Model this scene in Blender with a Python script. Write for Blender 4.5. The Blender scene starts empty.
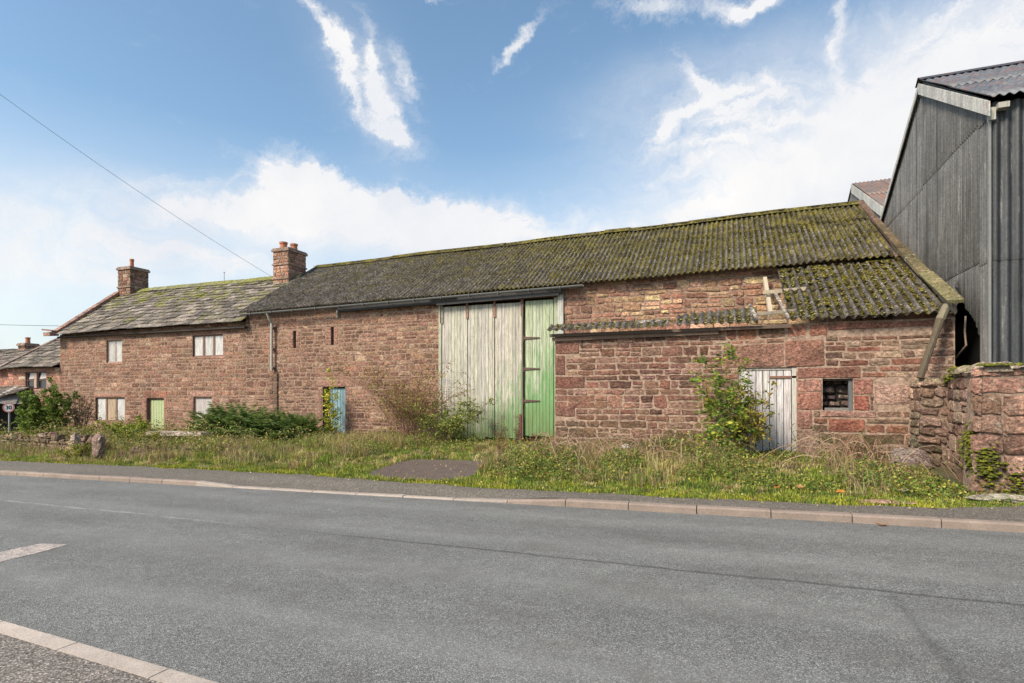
import bpy, math, random
import numpy as np
from mathutils import Vector, Matrix, noise as mnoise
random.seed(7)
rng = np.random.default_rng(7)
sc = bpy.context.scene
COL = sc.collection
R = math.radians
YAW = math.atan(216/569.0)

# ------------------------------------------------------------------ basics
def tag(o, label=None, cat=None, group=None, kind=None):
    if label: o['label'] = label
    if cat: o['category'] = cat
    if group: o['group'] = group
    if kind: o['kind'] = kind
    return o

def empty(name, loc, label=None, cat=None, group=None, rz=0):
    o = bpy.data.objects.new(name, None)
    o.location = loc; o.rotation_euler = (0, 0, rz); o.empty_display_size = .3
    COL.objects.link(o)
    return tag(o, label, cat, group)

class MB:
    """collects polygons with one colour each; world coordinates"""
    def __init__(s): s.v = []; s.f = []; s.c = []; s.m = []; s.n = 0
    def add(s, verts, faces, col=(1, 1, 1), mi=0):
        b = s.n; s.v.extend(verts); s.n += len(verts)
        s.f.extend([tuple(b+i for i in f) for f in faces])
        s.c.extend([col]*len(verts)); s.m.extend([mi]*len(faces))
    def box(s, x0, x1, y0, y1, z0, z1, col=(1, 1, 1), mi=0):
        s.add([(x0,y0,z0),(x1,y0,z0),(x1,y1,z0),(x0,y1,z0),(x0,y0,z1),(x1,y0,z1),(x1,y1,z1),(x0,y1,z1)],
              [(0,3,2,1),(4,5,6,7),(0,1,5,4),(1,2,6,5),(2,3,7,6),(3,0,4,7)], col, mi)
    def beam(s, a, b, w, h, col=(1, 1, 1), mi=0, up=(0, 0, 1), jit=0):
        a = Vector(a); b = Vector(b); d = (b-a).normalized(); up = Vector(up)
        sx = d.cross(up)
        if sx.length < 1e-4: sx = Vector((1, 0, 0))
        sx.normalize(); uz = sx.cross(d).normalized()
        vs = []
        for p in (a, b):
            for (i, j) in ((-1,-1),(1,-1),(1,1),(-1,1)):
                vs.append(tuple(p+sx*(i*w/2+random.uniform(-jit, jit))+uz*(j*h/2+random.uniform(-jit, jit))))
        s.add(vs, [(0,1,2,3),(7,6,5,4),(0,4,5,1),(1,5,6,2),(2,6,7,3),(3,7,4,0)], col, mi)
    def tube(s, pts, rads, n=6, col=(1, 1, 1), mi=0):
        vs = []; fs = []
        pts = [Vector(p) for p in pts]
        for i, p in enumerate(pts):
            d = (pts[min(i+1, len(pts)-1)]-pts[max(i-1, 0)]).normalized()
            a = d.orthogonal().normalized(); b = d.cross(a)
            r = rads[i] if hasattr(rads, '__len__') else rads
            for k in range(n):
                t = 2*math.pi*k/n
                vs.append(tuple(p+a*math.cos(t)*r+b*math.sin(t)*r))
        for i in range(len(pts)-1):
            for k in range(n):
                k2 = (k+1) % n
                fs.append((i*n+k, i*n+k2, (i+1)*n+k2, (i+1)*n+k))
        fs.append(tuple(range(n-1, -1, -1))); fs.append(tuple((len(pts)-1)*n+k for k in range(n)))
        s.add(vs, fs, col, mi)
    def build(s, name, mats, parent=None, smooth=False):
        if not isinstance(mats, (list, tuple)): mats = [mats]
        me = bpy.data.meshes.new(name)
        off = Vector((0, 0, 0))
        if parent is not None:
            inv = world_of(parent).inverted()
            s.v = [tuple(inv @ Vector(p)) for p in s.v]
        me.from_pydata(s.v, [], s.f)
        ca = me.color_attributes.new('tint', 'FLOAT_COLOR', 'POINT')
        arr = np.ones((len(s.v), 4), dtype=np.float32)
        if s.c: arr[:, :3] = np.array(s.c, dtype=np.float32)
        ca.data.foreach_set('color', arr.ravel())
        for m in mats: me.materials.append(m)
        if len(mats) > 1: me.polygons.foreach_set('material_index', s.m)
        if smooth: me.polygons.foreach_set('use_smooth', [True]*len(me.polygons))
        me.update()
        o = bpy.data.objects.new(name, me); COL.objects.link(o)
        if parent is not None: o.parent = parent
        return o

def world_of(o):
    m = Matrix.LocRotScale(o.location, o.rotation_euler, o.scale)
    return world_of(o.parent) @ m if o.parent else m

def npmesh(name, V, F, C, mat, parent=None, smooth=False):
    """V (n,3), F (m,k) equal-size polygons, C (n,3)"""
    V = np.asarray(V, dtype=np.float32)
    if parent is not None:
        M = np.array(world_of(parent).inverted())
        V = (V @ M[:3, :3].T + M[:3, 3]).astype(np.float32)
    me = bpy.data.meshes.new(name)
    me.vertices.add(len(V)); me.vertices.foreach_set('co', V.ravel())
    k = F.shape[1]
    me.loops.add(F.size); me.loops.foreach_set('vertex_index', F.astype(np.int32).ravel())
    me.polygons.add(len(F)); me.polygons.foreach_set('loop_start', np.arange(0, F.size, k, dtype=np.int32))
    me.polygons.foreach_set('loop_total', np.full(len(F), k, dtype=np.int32))
    if smooth: me.polygons.foreach_set('use_smooth', np.ones(len(F), dtype=bool))
    me.update(calc_edges=True)
    ca = me.color_attributes.new('tint', 'FLOAT_COLOR', 'POINT')
    arr = np.ones((len(V), 4), dtype=np.float32); arr[:, :3] = C
    ca.data.foreach_set('color', arr.ravel())
    me.materials.append(mat)
    o = bpy.data.objects.new(name, me); COL.objects.link(o)
    if parent is not None: o.parent = parent
    return o

def gs(x, s, seed=0.0):          # smooth pseudo noise -1..1
    return mnoise.noise(Vector((x*s, seed*7.31+.5, seed*3.7)))
def gs2(x, y, s, seed=0.0):
    return mnoise.noise(Vector((x*s, y*s, seed*5.17+.3)))
def smooth01(t): t = max(0, min(1, t)); return t*t*(3-2*t)

# ------------------------------------------------------------------ materials
def newmat(name):
    m = bpy.data.materials.new(name); m.use_nodes = True
    nt = m.node_tree; nt.nodes.clear()
    out = nt.nodes.new('ShaderNodeOutputMaterial'); b = nt.nodes.new('ShaderNodeBsdfPrincipled')
    nt.links.new(b.outputs[0], out.inputs[0])
    return m, nt, b
class NT:
    def __init__(s, nt): s.nt = nt
    def n(s, t, **k):
        x = s.nt.nodes.new(t)
        for a, b in k.items(): setattr(x, a, b)
        return x
    def l(s, a, b): s.nt.links.new(a, b)
    def val(s, sock, v):
        if isinstance(v, bpy.types.NodeSocket): s.l(v, sock)
        else: sock.default_value = v
    def coord(s, scale=(1, 1, 1)):
        g = s.n('ShaderNodeNewGeometry'); mp = s.n('ShaderNodeMapping')
        s.l(g.outputs['Position'], mp.inputs['Vector']); mp.inputs['Scale'].default_value = scale
        return mp.outputs[0]
    def noise(s, vec, scale, detail=4, rough=.6, dist=0):
        x = s.n('ShaderNodeTexNoise'); s.l(vec, x.inputs['Vector'])
        x.inputs['Scale'].default_value = scale; x.inputs['Detail'].default_value = detail
        x.inputs['Roughness'].default_value = rough; x.inputs['Distortion'].default_value = dist
        return x.outputs['Fac']
    def ramp(s, fac, stops):
        x = s.n('ShaderNodeValToRGB'); s.l(fac, x.inputs['Fac'])
        e = x.color_ramp.elements
        while len(e) < len(stops): e.new(.5)
        for i, (p, c) in enumerate(stops):
            e[i].position = p; e[i].color = (c, c, c, 1) if not hasattr(c, '__len__') else (*c, 1)
        return x.outputs['Color']
    def mix(s, fac, a, b, mode='MIX'):
        x = s.n('ShaderNodeMix', data_type='RGBA', blend_type=mode)
        s.val(x.inputs[0], fac)
        for sock, v in ((x.inputs[6], a), (x.inputs[7], b)):
            if isinstance(v, bpy.types.NodeSocket): s.l(v, sock)
            else: sock.default_value = (*v, 1)
        return x.outputs[2]
    def math(s, op, a, b=0.0, c=0.0, clamp=False):
        x = s.n('ShaderNodeMath', operation=op); x.use_clamp = clamp
        s.val(x.inputs[0], a); s.val(x.inputs[1], b); s.val(x.inputs[2], c)
        return x.outputs[0]
    def attr(s):
        x = s.n('ShaderNodeAttribute'); x.attribute_name = 'tint'; return x.outputs['Color']
    def bump(s, h, strength, dist, b):
        x = s.n('ShaderNodeBump'); s.l(h, x.inputs['Height'])
        x.inputs['Strength'].default_value = strength; x.inputs['Distance'].default_value = dist
        s.l(x.outputs[0], b.inputs['Normal'])

def mat_stone(name, lichen=.25, damp=0.0, smear=.5):
    m, nt, b = newmat(name); t = NT(nt); c = t.coord()
    col = t.attr()
    big = t.ramp(t.noise(c, 1.1, 5), [(.32, .6), (.68, 1.28)])
    col = t.mix(1, col, big, 'MULTIPLY')
    col = t.mix(1, col, t.ramp(t.noise(c, 14, 6, .7), [(.25, .62), (.75, 1.35)]), 'MULTIPLY')
    col = t.mix(t.ramp(t.noise(c, 5, 8, .75), [(.56, 0.0), (.68, lichen*2)]), col, (.40, .34, .26))
    ch = t.coord((3.5, 3.5, 9))
    col = t.mix(t.math('MULTIPLY', t.ramp(t.noise(ch, 1.6, 9, .8, .5), [(.50, 0.0), (.64, 1.0)]), smear), col, (.40, .27, .18))
    col = t.mix(t.ramp(t.noise(t.coord((4, 4, 9)), 2.1, 9, .85), [(.56, 0.0), (.66, .75)]), col, (.07, .04, .032))
    col = t.mix(t.ramp(t.noise(c, .45, 4, .6), [(.45, 0.0), (.7, .3)]), col, (.34, .185, .12))
    col = t.mix(t.ramp(t.noise(t.coord((1, 1, .6)), 1.5, 9, .8), [(.52, 0.0), (.64, .62)]), col, (.10, .062, .048))
    if damp:
        sep = t.n('ShaderNodeSeparateXYZ'); t.l(c, sep.inputs[0])
        lo = t.math('MULTIPLY_ADD', sep.outputs[2], -1.1, 1.35, clamp=True)
        msk = t.math('MULTIPLY', lo, t.ramp(t.noise(c, 2.2, 6, .7), [(.42, 0.0), (.6, 1.0)]))
        col = t.mix(t.math('MULTIPLY', msk, damp), col, (.075, .08, .035))
    col = t.mix(1, col, t.ramp(t.noise(t.coord((1, 1, 1.6)), 17, 4, .75), [(.36, .42), (.5, .95), (.64, 1.6)]), 'MULTIPLY')
    col = t.mix(1, col, t.ramp(t.noise(c, 45, 3, .8), [(.36, .7), (.64, 1.35)]), 'MULTIPLY')
    t.l(col, b.inputs['Base Color']); b.inputs['Roughness'].default_value = .92
    b.inputs['Specular IOR Level'].default_value = .2
    t.bump(t.noise(c, 22, 8, .75), .8, .03, b)
    return m
def mat_tint(name, rough=.8, nscale=(20, 20, 20), lo=.75, hi=1.2, bump=.3, bscale=30, spec=.3, bdist=.01):
    m, nt, b = newmat(name); t = NT(nt); c = t.coord(nscale)
    col = t.mix(1, t.attr(), t.ramp(t.noise(c, 1, 6, .7), [(.3, lo), (.7, hi)]), 'MULTIPLY')
    t.l(col, b.inputs['Base Color']); b.inputs['Roughness'].default_value = rough
    b.inputs['Specular IOR Level'].default_value = spec
    if bump: t.bump(t.noise(t.coord(), bscale, 6, .7), bump, bdist, b)
    return m
def mat_leaf(name, trans=.35):
    m = bpy.data.materials.new(name); m.use_nodes = True; nt = m.node_tree; nt.nodes.clear(); t = NT(nt)
    out = t.n('ShaderNodeOutputMaterial'); b = t.n('ShaderNodeBsdfPrincipled'); tr = t.n('ShaderNodeBsdfTranslucent')
    col = t.mix(1, t.attr(), t.ramp(t.noise(t.coord(), 6, 3), [(.3, .8), (.7, 1.25)]), 'MULTIPLY')
    t.l(col, b.inputs['Base Color']); t.l(col, tr.inputs[0])
    b.inputs['Roughness'].default_value = .65; b.inputs['Specular IOR Level'].default_value = .25
    mx = t.n('ShaderNodeMixShader'); mx.inputs[0].default_value = trans
    t.l(b.outputs[0], mx.inputs[1]); t.l(tr.outputs[0], mx.inputs[2]); t.l(mx.outputs[0], out.inputs[0])
    return m

M = {}
M['stone'] = mat_stone('sandstone', .16, 0, .38)
M['stone_damp'] = mat_stone('sandstone_damp', .12, .8, .25)
M['stone_old'] = mat_stone('old_lichened_sandstone', .38, .5, .15)
M['mortar'] = mat_tint('lime_mortar', .95, (11, 11, 14), .35, 1.45, .8, 25, .1, .03)
M['wood'] = mat_tint('old_timber', .85, (40, 40, 3), .6, 1.25, .5, 60)
M['iron'] = mat_tint('rusty_iron', .8, (15, 15, 15), .6, 1.4, .4, 50)
M['plain'] = mat_tint('plain_paint', .7, (10, 10, 10), .85, 1.1, .2, 30)
M['leaf'] = mat_leaf('leaf')
M['blade'] = mat_leaf('grass_blade', .3)
M['twig'] = mat_tint('twig_bark', .9, (20, 20, 20), .8, 1.2, 0)

def mat_dark():
    m, nt, b = newmat('dark_inside'); b.inputs['Base Color'].default_value = (.012, .011, .01, 1); b.inputs['Roughness'].default_value = 1  # near-black colour standing in for the shade of interiors
    return m
M['dark'] = mat_dark()

def mat_boards(name, paint):
    """weathered planks, each plank with its own tint; remains of green paint towards the foot and the right"""
    m, nt, b = newmat(name); t = NT(nt)
    c = t.coord((9, 9, .9)); cf = t.coord((60, 60, 2.2))
    col = t.attr()
    col = t.mix(1, col, t.ramp(t.noise(cf, 1, 6, .7), [(.36, .5), (.62, 1.2)]), 'MULTIPLY')
    col = t.mix(1, col, t.ramp(t.noise(c, 1, 5, .6), [(.3, .78), (.7, 1.1)]), 'MULTIPLY')
    if paint:
        sep = t.n('ShaderNodeSeparateXYZ'); g = t.n('ShaderNodeNewGeometry'); t.l(g.outputs['Position'], sep.inputs[0])
        rightness = t.math('MULTIPLY_ADD', sep.outputs[0], .17, 1.22)       # x -8.9..-4.9
        lowness = t.math('MULTIPLY_ADD', sep.outputs[2], -.19, .50)
        s = t.math('ADD', t.math('ADD', rightness, lowness), t.math('MULTIPLY_ADD', t.noise(t.coord((11, 11, 1.3)), 1, 7, .75), 1.9, -.45))
        msk = t.ramp(t.math('MULTIPLY', s, .6), [(.42, 0.0), (.60, .9)])
        col = t.mix(msk, col, t.mix(t.noise(c, 1.7, 3), (.08, .235, .09), (.22, .37, .14)))
        alg = t.math('MULTIPLY', t.math('MULTIPLY_ADD', sep.outputs[2], -.45, 1.1, clamp=True), t.noise(t.coord((4, 4, 1)), 1.5, 5, .7))
        col = t.mix(t.ramp(alg, [(.2, 0.0), (.5, .7)]), col, (.14, .16, .07))
    col = t.mix(t.ramp(t.noise(t.coord((22, 22, 4)), 1.3, 7, .8), [(.56, 0.0), (.64, .7)]), col, (.13, .115, .09))
    t.l(col, b.inputs['Base Color']); b.inputs['Roughness'].default_value = .85; b.inputs['Specular IOR Level'].default_value = .2
    t.bump(t.noise(cf, 1, 6, .7), .35, .01, b)
    return m
M['boards'] = mat_boards('weathered_boards', True)
M['boards_plain'] = mat_boards('weathered_boards_plain', False)

def mat_roof():
    """grey fibre cement; tint red = how pale the sheet is, tint green = 1 in the valleys, which are darkened and hold more moss"""
    m, nt, b = newmat('mossy_corrugated_sheet'); t = NT(nt); c = t.coord()
    sep = t.n('ShaderNodeSeparateXYZ'); t.l(c, sep.inputs[0]); at = t.n('ShaderNodeSeparateColor'); t.l(t.attr(), at.inputs[0])
    val = at.outputs[1]; br_ = at.outputs[0]
    cb = t.n('ShaderNodeCombineColor'); [t.l(br_, cb.inputs[i]) for i in range(3)]
    col = t.mix(t.ramp(t.noise(c, 7, 8, .8), [(.3, 0.0), (.68, 1.0)]), (.058, .047, .038), (.27, .235, .20))
    col = t.mix(1, col, cb.outputs[0], 'MULTIPLY')
    col = t.mix(t.ramp(t.noise(c, 2.6, 8, .8), [(.44, 0.0), (.58, .85)]), col, (.050, .040, .030))
    col = t.mix(1, col, t.ramp(t.noise(c, 5.5, 7, .8), [(.38, .7), (.62, 1.35)]), 'MULTIPLY')
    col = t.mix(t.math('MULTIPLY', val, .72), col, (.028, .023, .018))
    k = t.math('ADD', t.math('MULTIPLY_ADD', sep.outputs[2], .105, -.56), t.math('MULTIPLY_ADD', sep.outputs[0], .011, .03))
    k = t.math('ADD', k, t.math('MULTIPLY_ADD', t.noise(c, 1.6, 8, .75, .6), 1.7, -.27))
    k = t.math('ADD', k, t.math('MULTIPLY_ADD', val, .46, -.26)); k = t.math('ADD', k, t.math('MULTIPLY_ADD', t.noise(c, 13, 6, .8), .9, -.45))
    msk = t.ramp(k, [(.47, 0.0), (.66, .9)])
    moss = t.mix(t.ramp(t.noise(c, 2.2, 7, .8), [(.42, 0.0), (.62, 1.0)]), (.040, .032, .012), (.20, .165, .025))
    moss = t.mix(1, moss, t.ramp(t.noise(c, 24, 5, .8), [(.3, .45), (.7, 1.6)]), 'MULTIPLY')
    col = t.mix(msk, col, moss)
    col = t.mix(t.ramp(t.noise(c, 19, 7, .8), [(.585, 0.0), (.64, .85)]), col, (.52, .48, .40))
    col = t.mix(1, col, t.ramp(t.noise(c, 15, 4, .8), [(.36, .35), (.5, .9), (.64, 1.75)]), 'MULTIPLY')
    t.l(col, b.inputs['Base Color']); b.inputs['Roughness'].default_value = .9; b.inputs['Specular IOR Level'].default_value = .2
    t.bump(t.noise(c, 28, 8, .85), .9, .04, b)
    return m
M['roof'] = mat_roof()

def mat_slate():
    m, nt, b = newmat('stone_slates'); t = NT(nt); c = t.coord()
    col = t.mix(1, t.attr(), t.ramp(t.noise(c, 8, 7, .75), [(.3, .6), (.7, 1.3)]), 'MULTIPLY')
    col = t.mix(t.ramp(t.noise(c, 4, 7, .8), [(.56, 0.0), (.64, .6)]), col, (.36, .34, .29))
    sep = t.n('ShaderNodeSeparateXYZ'); t.l(c, sep.inputs[0])
    k = t.math('ADD', t.noise(c, 1.2, 8, .75), t.math('MULTIPLY_ADD', sep.outputs[2], .05, -.27))
    col = t.mix(t.ramp(k, [(.53, 0.0), (.6, .8)]), col, (.17, .17, .03))
    col = t.mix(1, col, t.ramp(t.noise(c, 12, 5, .8), [(.36, .5), (.64, 1.5)]), 'MULTIPLY')
    t.l(col, b.inputs['Base Color']); b.inputs['Roughness'].default_value = .85; b.inputs['Specular IOR Level'].default_value = .2
    t.bump(t.noise(c, 20, 6, .7), .6, .02, b)
    return m
M['slate'] = mat_slate()

def mat_sheetmetal(name, base, base2, rust, rustamt, pale=.4):
    m, nt, b = newmat(name); t = NT(nt)
    c = t.coord((1, 1, 1)); st = t.coord((7, 7, .3)); st2 = t.coord((10, 10, .55))
    col = t.mix(t.ramp(t.noise(st, 1, 7, .75), [(.32, 0.0), (.66, 1.0)]), base, base2)
    col = t.mix(1, col, t.attr(), 'MULTIPLY')
    col = t.mix(1, col, t.ramp(t.noise(c, 1.1, 6, .7), [(.3, .75), (.7, 1.25)]), 'MULTIPLY')
    col = t.mix(t.ramp(t.noise(st2, 1, 7, .78), [(.58, 0.0), (.66, pale)]), col, (.46, .43, .39))
    col = t.mix(t.ramp(t.noise(t.coord((30, 30, 3)), 1, 6, .8), [(.60, 0.0), (.68, .6)]), col, (.03, .028, .027))
    col = t.mix(t.ramp(t.noise(c, 2.2, 8, .8), [(.62-rustamt, 0.0), (.72-rustamt, .85)]), col, rust)
    col = t.mix(1, col, t.ramp(t.noise(c, 22, 4, .8), [(.35, .7), (.65, 1.3)]), 'MULTIPLY')
    t.l(col, b.inputs['Base Color']); b.inputs['Roughness'].default_value = .6; b.inputs['Metallic'].default_value = .1
    t.bump(t.noise(c, 25, 5, .7), .25, .01, b)
    return m
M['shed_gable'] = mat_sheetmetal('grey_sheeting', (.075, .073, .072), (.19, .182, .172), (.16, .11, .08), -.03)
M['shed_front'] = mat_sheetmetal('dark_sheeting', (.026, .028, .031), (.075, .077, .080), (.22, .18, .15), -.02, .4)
M['shed_roof'] = mat_sheetmetal('rusted_roof_sheeting', (.07, .075, .085), (.16, .165, .18), (.19, .08, .05), .10)
M['rust_roof'] = mat_sheetmetal('very_rusty_sheeting', (.14, .12, .11), (.2, .17, .15), (.26, .10, .055), .14)
M['barge'] = mat_sheetmetal('chalky_white_sheet', (.30, .29, .26), (.62, .59, .53), (.34, .16, .1), .05)

def mat_asphalt(name, base, light, scale, seam=False):
    m, nt, b = newmat(name); t = NT(nt); c = t.coord()
    v = t.n('ShaderNodeTexVoronoi'); t.l(c, v.inputs['Vector']); v.inputs['Scale'].default_value = scale
    sp = t.n('ShaderNodeSeparateColor'); t.l(v.outputs['Color'], sp.inputs[0])
    col = t.mix(t.ramp(sp.outputs[0], [(.0, .0), (.75, .45), (1, 1)]), base, light)
    col = t.mix(1, col, t.ramp(v.outputs['Distance'], [(.25, 1.1), (.75, .62)]), 'MULTIPLY')
    col = t.mix(1, col, t.ramp(t.noise(t.coord((.35, 1.3, 1)), 1, 6, .65), [(.3, .84), (.7, 1.14)]), 'MULTIPLY')
    col = t.mix(1, col, t.ramp(t.noise(c, 7, 5, .75), [(.3, .86), (.7, 1.12)]), 'MULTIPLY')
    if seam:
        sp2 = t.n('ShaderNodeSeparateXYZ'); t.l(c, sp2.inputs[0])
        for (yy, am) in ((3.3, .16), (4.65, .13), (6.0, .15), (7.3, .13)):
            dd = t.math('ABSOLUTE', t.math('SUBTRACT', sp2.outputs[1], t.math('MULTIPLY_ADD', t.noise(c, .25, 2), .5, yy-.25)))
            col = t.mix(t.math('MULTIPLY', t.math('MULTIPLY_ADD', dd, -2.4, 1.0, clamp=True), am*1.6), col, (.29, .286, .27))
        col = t.mix(t.ramp(t.noise(t.coord((.6, 1.1, 1)), 1.3, 8, .75), [(.48, 0.0), (.64, .42)]), col, (.105, .097, .088))
        col = t.mix(t.ramp(t.noise(c, 3.1, 7, .8), [(.62, 0.0), (.7, .4)]), col, (.10, .095, .09))
        # the narrow joint between the two surfacing widths and the cut of an old trench, real darker bitumen
        sep = t.n('ShaderNodeSeparateXYZ'); t.l(c, sep.inputs[0])
        wob = t.math('ADD', t.math('MULTIPLY', t.noise(c, 1.1, 3, .6), .14), t.math('MULTIPLY', t.noise(c, 16, 6, .8), .10))
        yl = t.math('ADD', t.math('MULTIPLY_ADD', sep.outputs[0], -.045, 5.24), wob)
        d = t.math('ABSOLUTE', t.math('SUBTRACT', sep.outputs[1], yl))
        msk = t.math('MULTIPLY_ADD', d, -26, 1.0, clamp=True)
        msk = t.math('MULTIPLY', msk, t.math('MULTIPLY_ADD', sep.outputs[0], .3, 1.9, clamp=True))
        col = t.mix(t.math('MULTIPLY', msk, .75), col, (.035, .034, .033))
        d2 = t.math('ABSOLUTE', t.math('SUBTRACT', sep.outputs[0], t.math('ADD', wob, 1.08)))
        m2 = t.math('MULTIPLY_ADD', d2, -14, 1.0, clamp=True)
        m2 = t.math('MULTIPLY', m2, t.math('LESS_THAN', sep.outputs[1], 5.2))
        col = t.mix(t.math('MULTIPLY', m2, .32), col, (.035, .034, .033))
        # right of the cut: a different, darker surfacing
        m3 = t.math('MULTIPLY', t.math('GREATER_THAN', sep.outputs[0], t.math('ADD', wob, 1.08)), t.math('LESS_THAN', sep.outputs[1], yl))
        col = t.mix(t.math('MULTIPLY', m3, .10), col, (.06, .06, .06))
        # worn white centre line along the joint, on the left part only
        mw = t.math('MULTIPLY', t.math('MULTIPLY_ADD', d, -20, 1.0, clamp=True), t.math('MULTIPLY_ADD', sep.outputs[0], -.35, -1.6, clamp=True))
        mw = t.math('MULTIPLY', mw, t.ramp(t.noise(c, 3, 6, .8), [(.42, 0.0), (.6, 1.0)]))
        col = t.mix(t.math('MULTIPLY', mw, .6), col, (.45, .45, .43))
    t.l(col, b.inputs['Base Color']); b.inputs['Roughness'].default_value = .78; b.inputs['Specular IOR Level'].default_value = .35
    t.bump(v.outputs['Distance'], .8, .005, b)
    return m
M['road'] = mat_asphalt('road_asphalt', (.080, .079, .076), (.385, .38, .355), 150, True)
M['path'] = mat_asphalt('footway_asphalt', (.085, .072, .058), (.30, .26, .21), 75)
M['nearpath'] = mat_asphalt('gritty_footway', (.075, .062, .053), (.42, .36, .31), 85)
M['drive'] = mat_asphalt('old_drive', (.085, .060, .047), (.22, .165, .135), 60)

def mat_kerb(name, col0, sc_=60):
    m, nt, b = newmat(name); t = NT(nt); c = t.coord()
    col = t.mix(1, t.attr(), t.ramp(t.noise(c, sc_, 5, .8), [(.3, .72), (.7, 1.2)]), 'MULTIPLY')
    col = t.mix(1, col, t.ramp(t.noise(c, 3, 5, .7), [(.3, .8), (.7, 1.15)]), 'MULTIPLY')
    t.l(col, b.inputs['Base Color']); b.inputs['Roughness'].default_value = .9
    t.bump(t.noise(c, sc_*1.5, 4, .7), .5, .01, b)
    return m
M['kerb'] = mat_kerb('kerb_concrete', None)

def mat_ground():
    m, nt, b = newmat('verge_soil'); t = NT(nt); c = t.coord()
    col = t.mix(t.ramp(t.noise(c, 1.3, 7, .7), [(.35, 0.0), (.65, 1.0)]), (.055, .062, .016), (.10, .085, .045))
    col = t.mix(t.ramp(t.noise(c, 5, 6, .75), [(.45, 0.0), (.6, .8)]), col, (.10, .13, .018))
    t.l(col, b.inputs['Base Color']); b.inputs['Roughness'].default_value = .95
    t.bump(t.noise(c, 18, 7, .8), 1, .06, b)
    return m
M['ground'] = mat_ground()
def mat_paint():
    m, nt, b = newmat('worn_road_paint'); t = NT(nt); c = t.coord()
    v = t.n('ShaderNodeTexVoronoi'); t.l(c, v.inputs['Vector']); v.inputs['Scale'].default_value = 95
    k = t.math('ADD', t.math('MULTIPLY', v.outputs['Distance'], .5), t.noise(c, 16, 6, .8))
    col = t.mix(t.ramp(k, [(.60, 0.0), (.82, 1.0)]), (.58, .47, .41), (.20, .18, .165))
    t.l(col, b.inputs['Base Color']); b.inputs['Roughness'].default_value = .8
    t.bump(v.outputs['Distance'], .6, .005, b)
    return m
M['paint'] = mat_paint()

# ------------------------------------------------------------------ ground levels
def slope(X): return .015*max(-70, min(60, X))
KY = 8.05
def kerb_h(X):
    if X < -9.6: return .085
    if X < -8.9: return .085-(X+9.6)/.7*.06
    if X < -3.4: return .025
    if X < -2.5: return .025+(X+3.4)/.9*.075
    return .10
EDGE = [(-80, 9.6), (-20, 9.5), (-14.4, 9.46), (-8.1, 9.3), (-6.2, 9.0), (-3.84, 8.72), (-.38, 8.66), (1.5, 8.68), (2.7, 8.85), (3.6, 9.3), (60, 9.3)]
def edgeY(X):
    for (a, ya), (b_, yb) in zip(EDGE, EDGE[1:]):
        if a <= X <= b_: return ya+(yb-ya)*(X-a)/(b_-a)+.10*gs(X, 1.7, 3)+.05*gs(X, 5, 4)
    return 9.4
def drive_mask(X, Y):     # tarmac apron in front of the barn doors
    yc = (Y-10.62)/1.36; xc = (X-(-5.75-.18*(Y-10)))/1.15
    return 1-(xc*xc*xc*xc+yc*yc*yc*yc)+.25*gs2(X, Y, 2.0, 8)
def gz(X, Y):
    z = slope(X)
    if Y < KY+.1: return z
    z += .10
    t = smooth01((Y-9)/5.5)
    z += .10*t*(1 if X < -4.5 or X > -1 else 1)
    if 9 < Y < 16.7: z += .06*smooth01((Y-9.2)/.8)*gs2(X, Y, .9, 2)*(0 if drive_mask(X, Y) > -.6 else 1)
    if X > 2: z -= .05*smooth01((X-2)/1.2)
    if -4 < X < 4.5: z += (.06 if X < 1.5 else .0)*smooth01((Y-9.6)/2.5)
    return z

def sheet(name, xs, ys, zf, mat, kind='structure'):
    V = [(x, y, zf(x, y)) for y in ys for x in xs]; nx = len(xs)
    F = [(j*nx+i, j*nx+i+1, (j+1)*nx+i+1, (j+1)*nx+i) for j in range(len(ys)-1) for i in range(nx-1)]
    mb = MB(); mb.add(V, F); o = mb.build(name, mat, smooth=True); tag(o, kind=kind); return o
def fr(a, b, s):
    n = max(1, int(round((b-a)/s))); return [a+(b-a)*i/n for i in range(n+1)]
xs = [-900, -400, -200, -100]+fr(-70, -20, 1)[:-1]+fr(-20, 8, .25)+fr(9, 60, 3)+[100, 300, 900]
ys = [-900, -300, -80, -20]+fr(-6, 8.0, 1)+[8.3]+fr(8.5, 17.2, .2)+[18, 20, 25, 40, 80, 300, 900]
def zground(x, y):
    z = gz(x, y)
    if y < 8.2: z = slope(x)-.12
    elif y < edgeY(x)-.05: z = slope(x)-.06
    if drive_mask(x, y) > 0 and y > 8.5: z -= .015
    if y > 60 or abs(x) > 90: z -= .3
    return z
sheet('ground', xs, ys, zground, M['ground'])
def camber(y): return -.0035*(y-5.25)**2*.6
road = sheet('road', [-500, -300, -150]+fr(-80, -20, 2)[:-1]+fr(-20, 10, .5)+fr(12, 60, 3), fr(2.1, KY+.02, .5), lambda x, y: slope(x)+camber(y)-camber(KY), M['road'])
# far footway
mb = MB(); V = []; F = []; XS = [-500, -150]+fr(-80, -22, 2)[:-1]+fr(-22, 8, .2)+fr(9, 60, 3)
for x in XS:
    for k in range(6):
        t = k/5; y0 = KY+.115; y1 = edgeY(x)+.06*gs(x, 3, 9)
        y = y0+(y1-y0)*t
        V.append((x, y, slope(x)+kerb_h(x)+(.105-kerb_h(x))*smooth01(t*1.4)+.002))
for i in range(len(XS)-1):
    for k in range(5): a = i*6+k; F.append((a, a+6, a+7, a+1))
mb.add(V, F); tag(mb.build('footway', M['path'], smooth=True), kind='structure')
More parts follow.
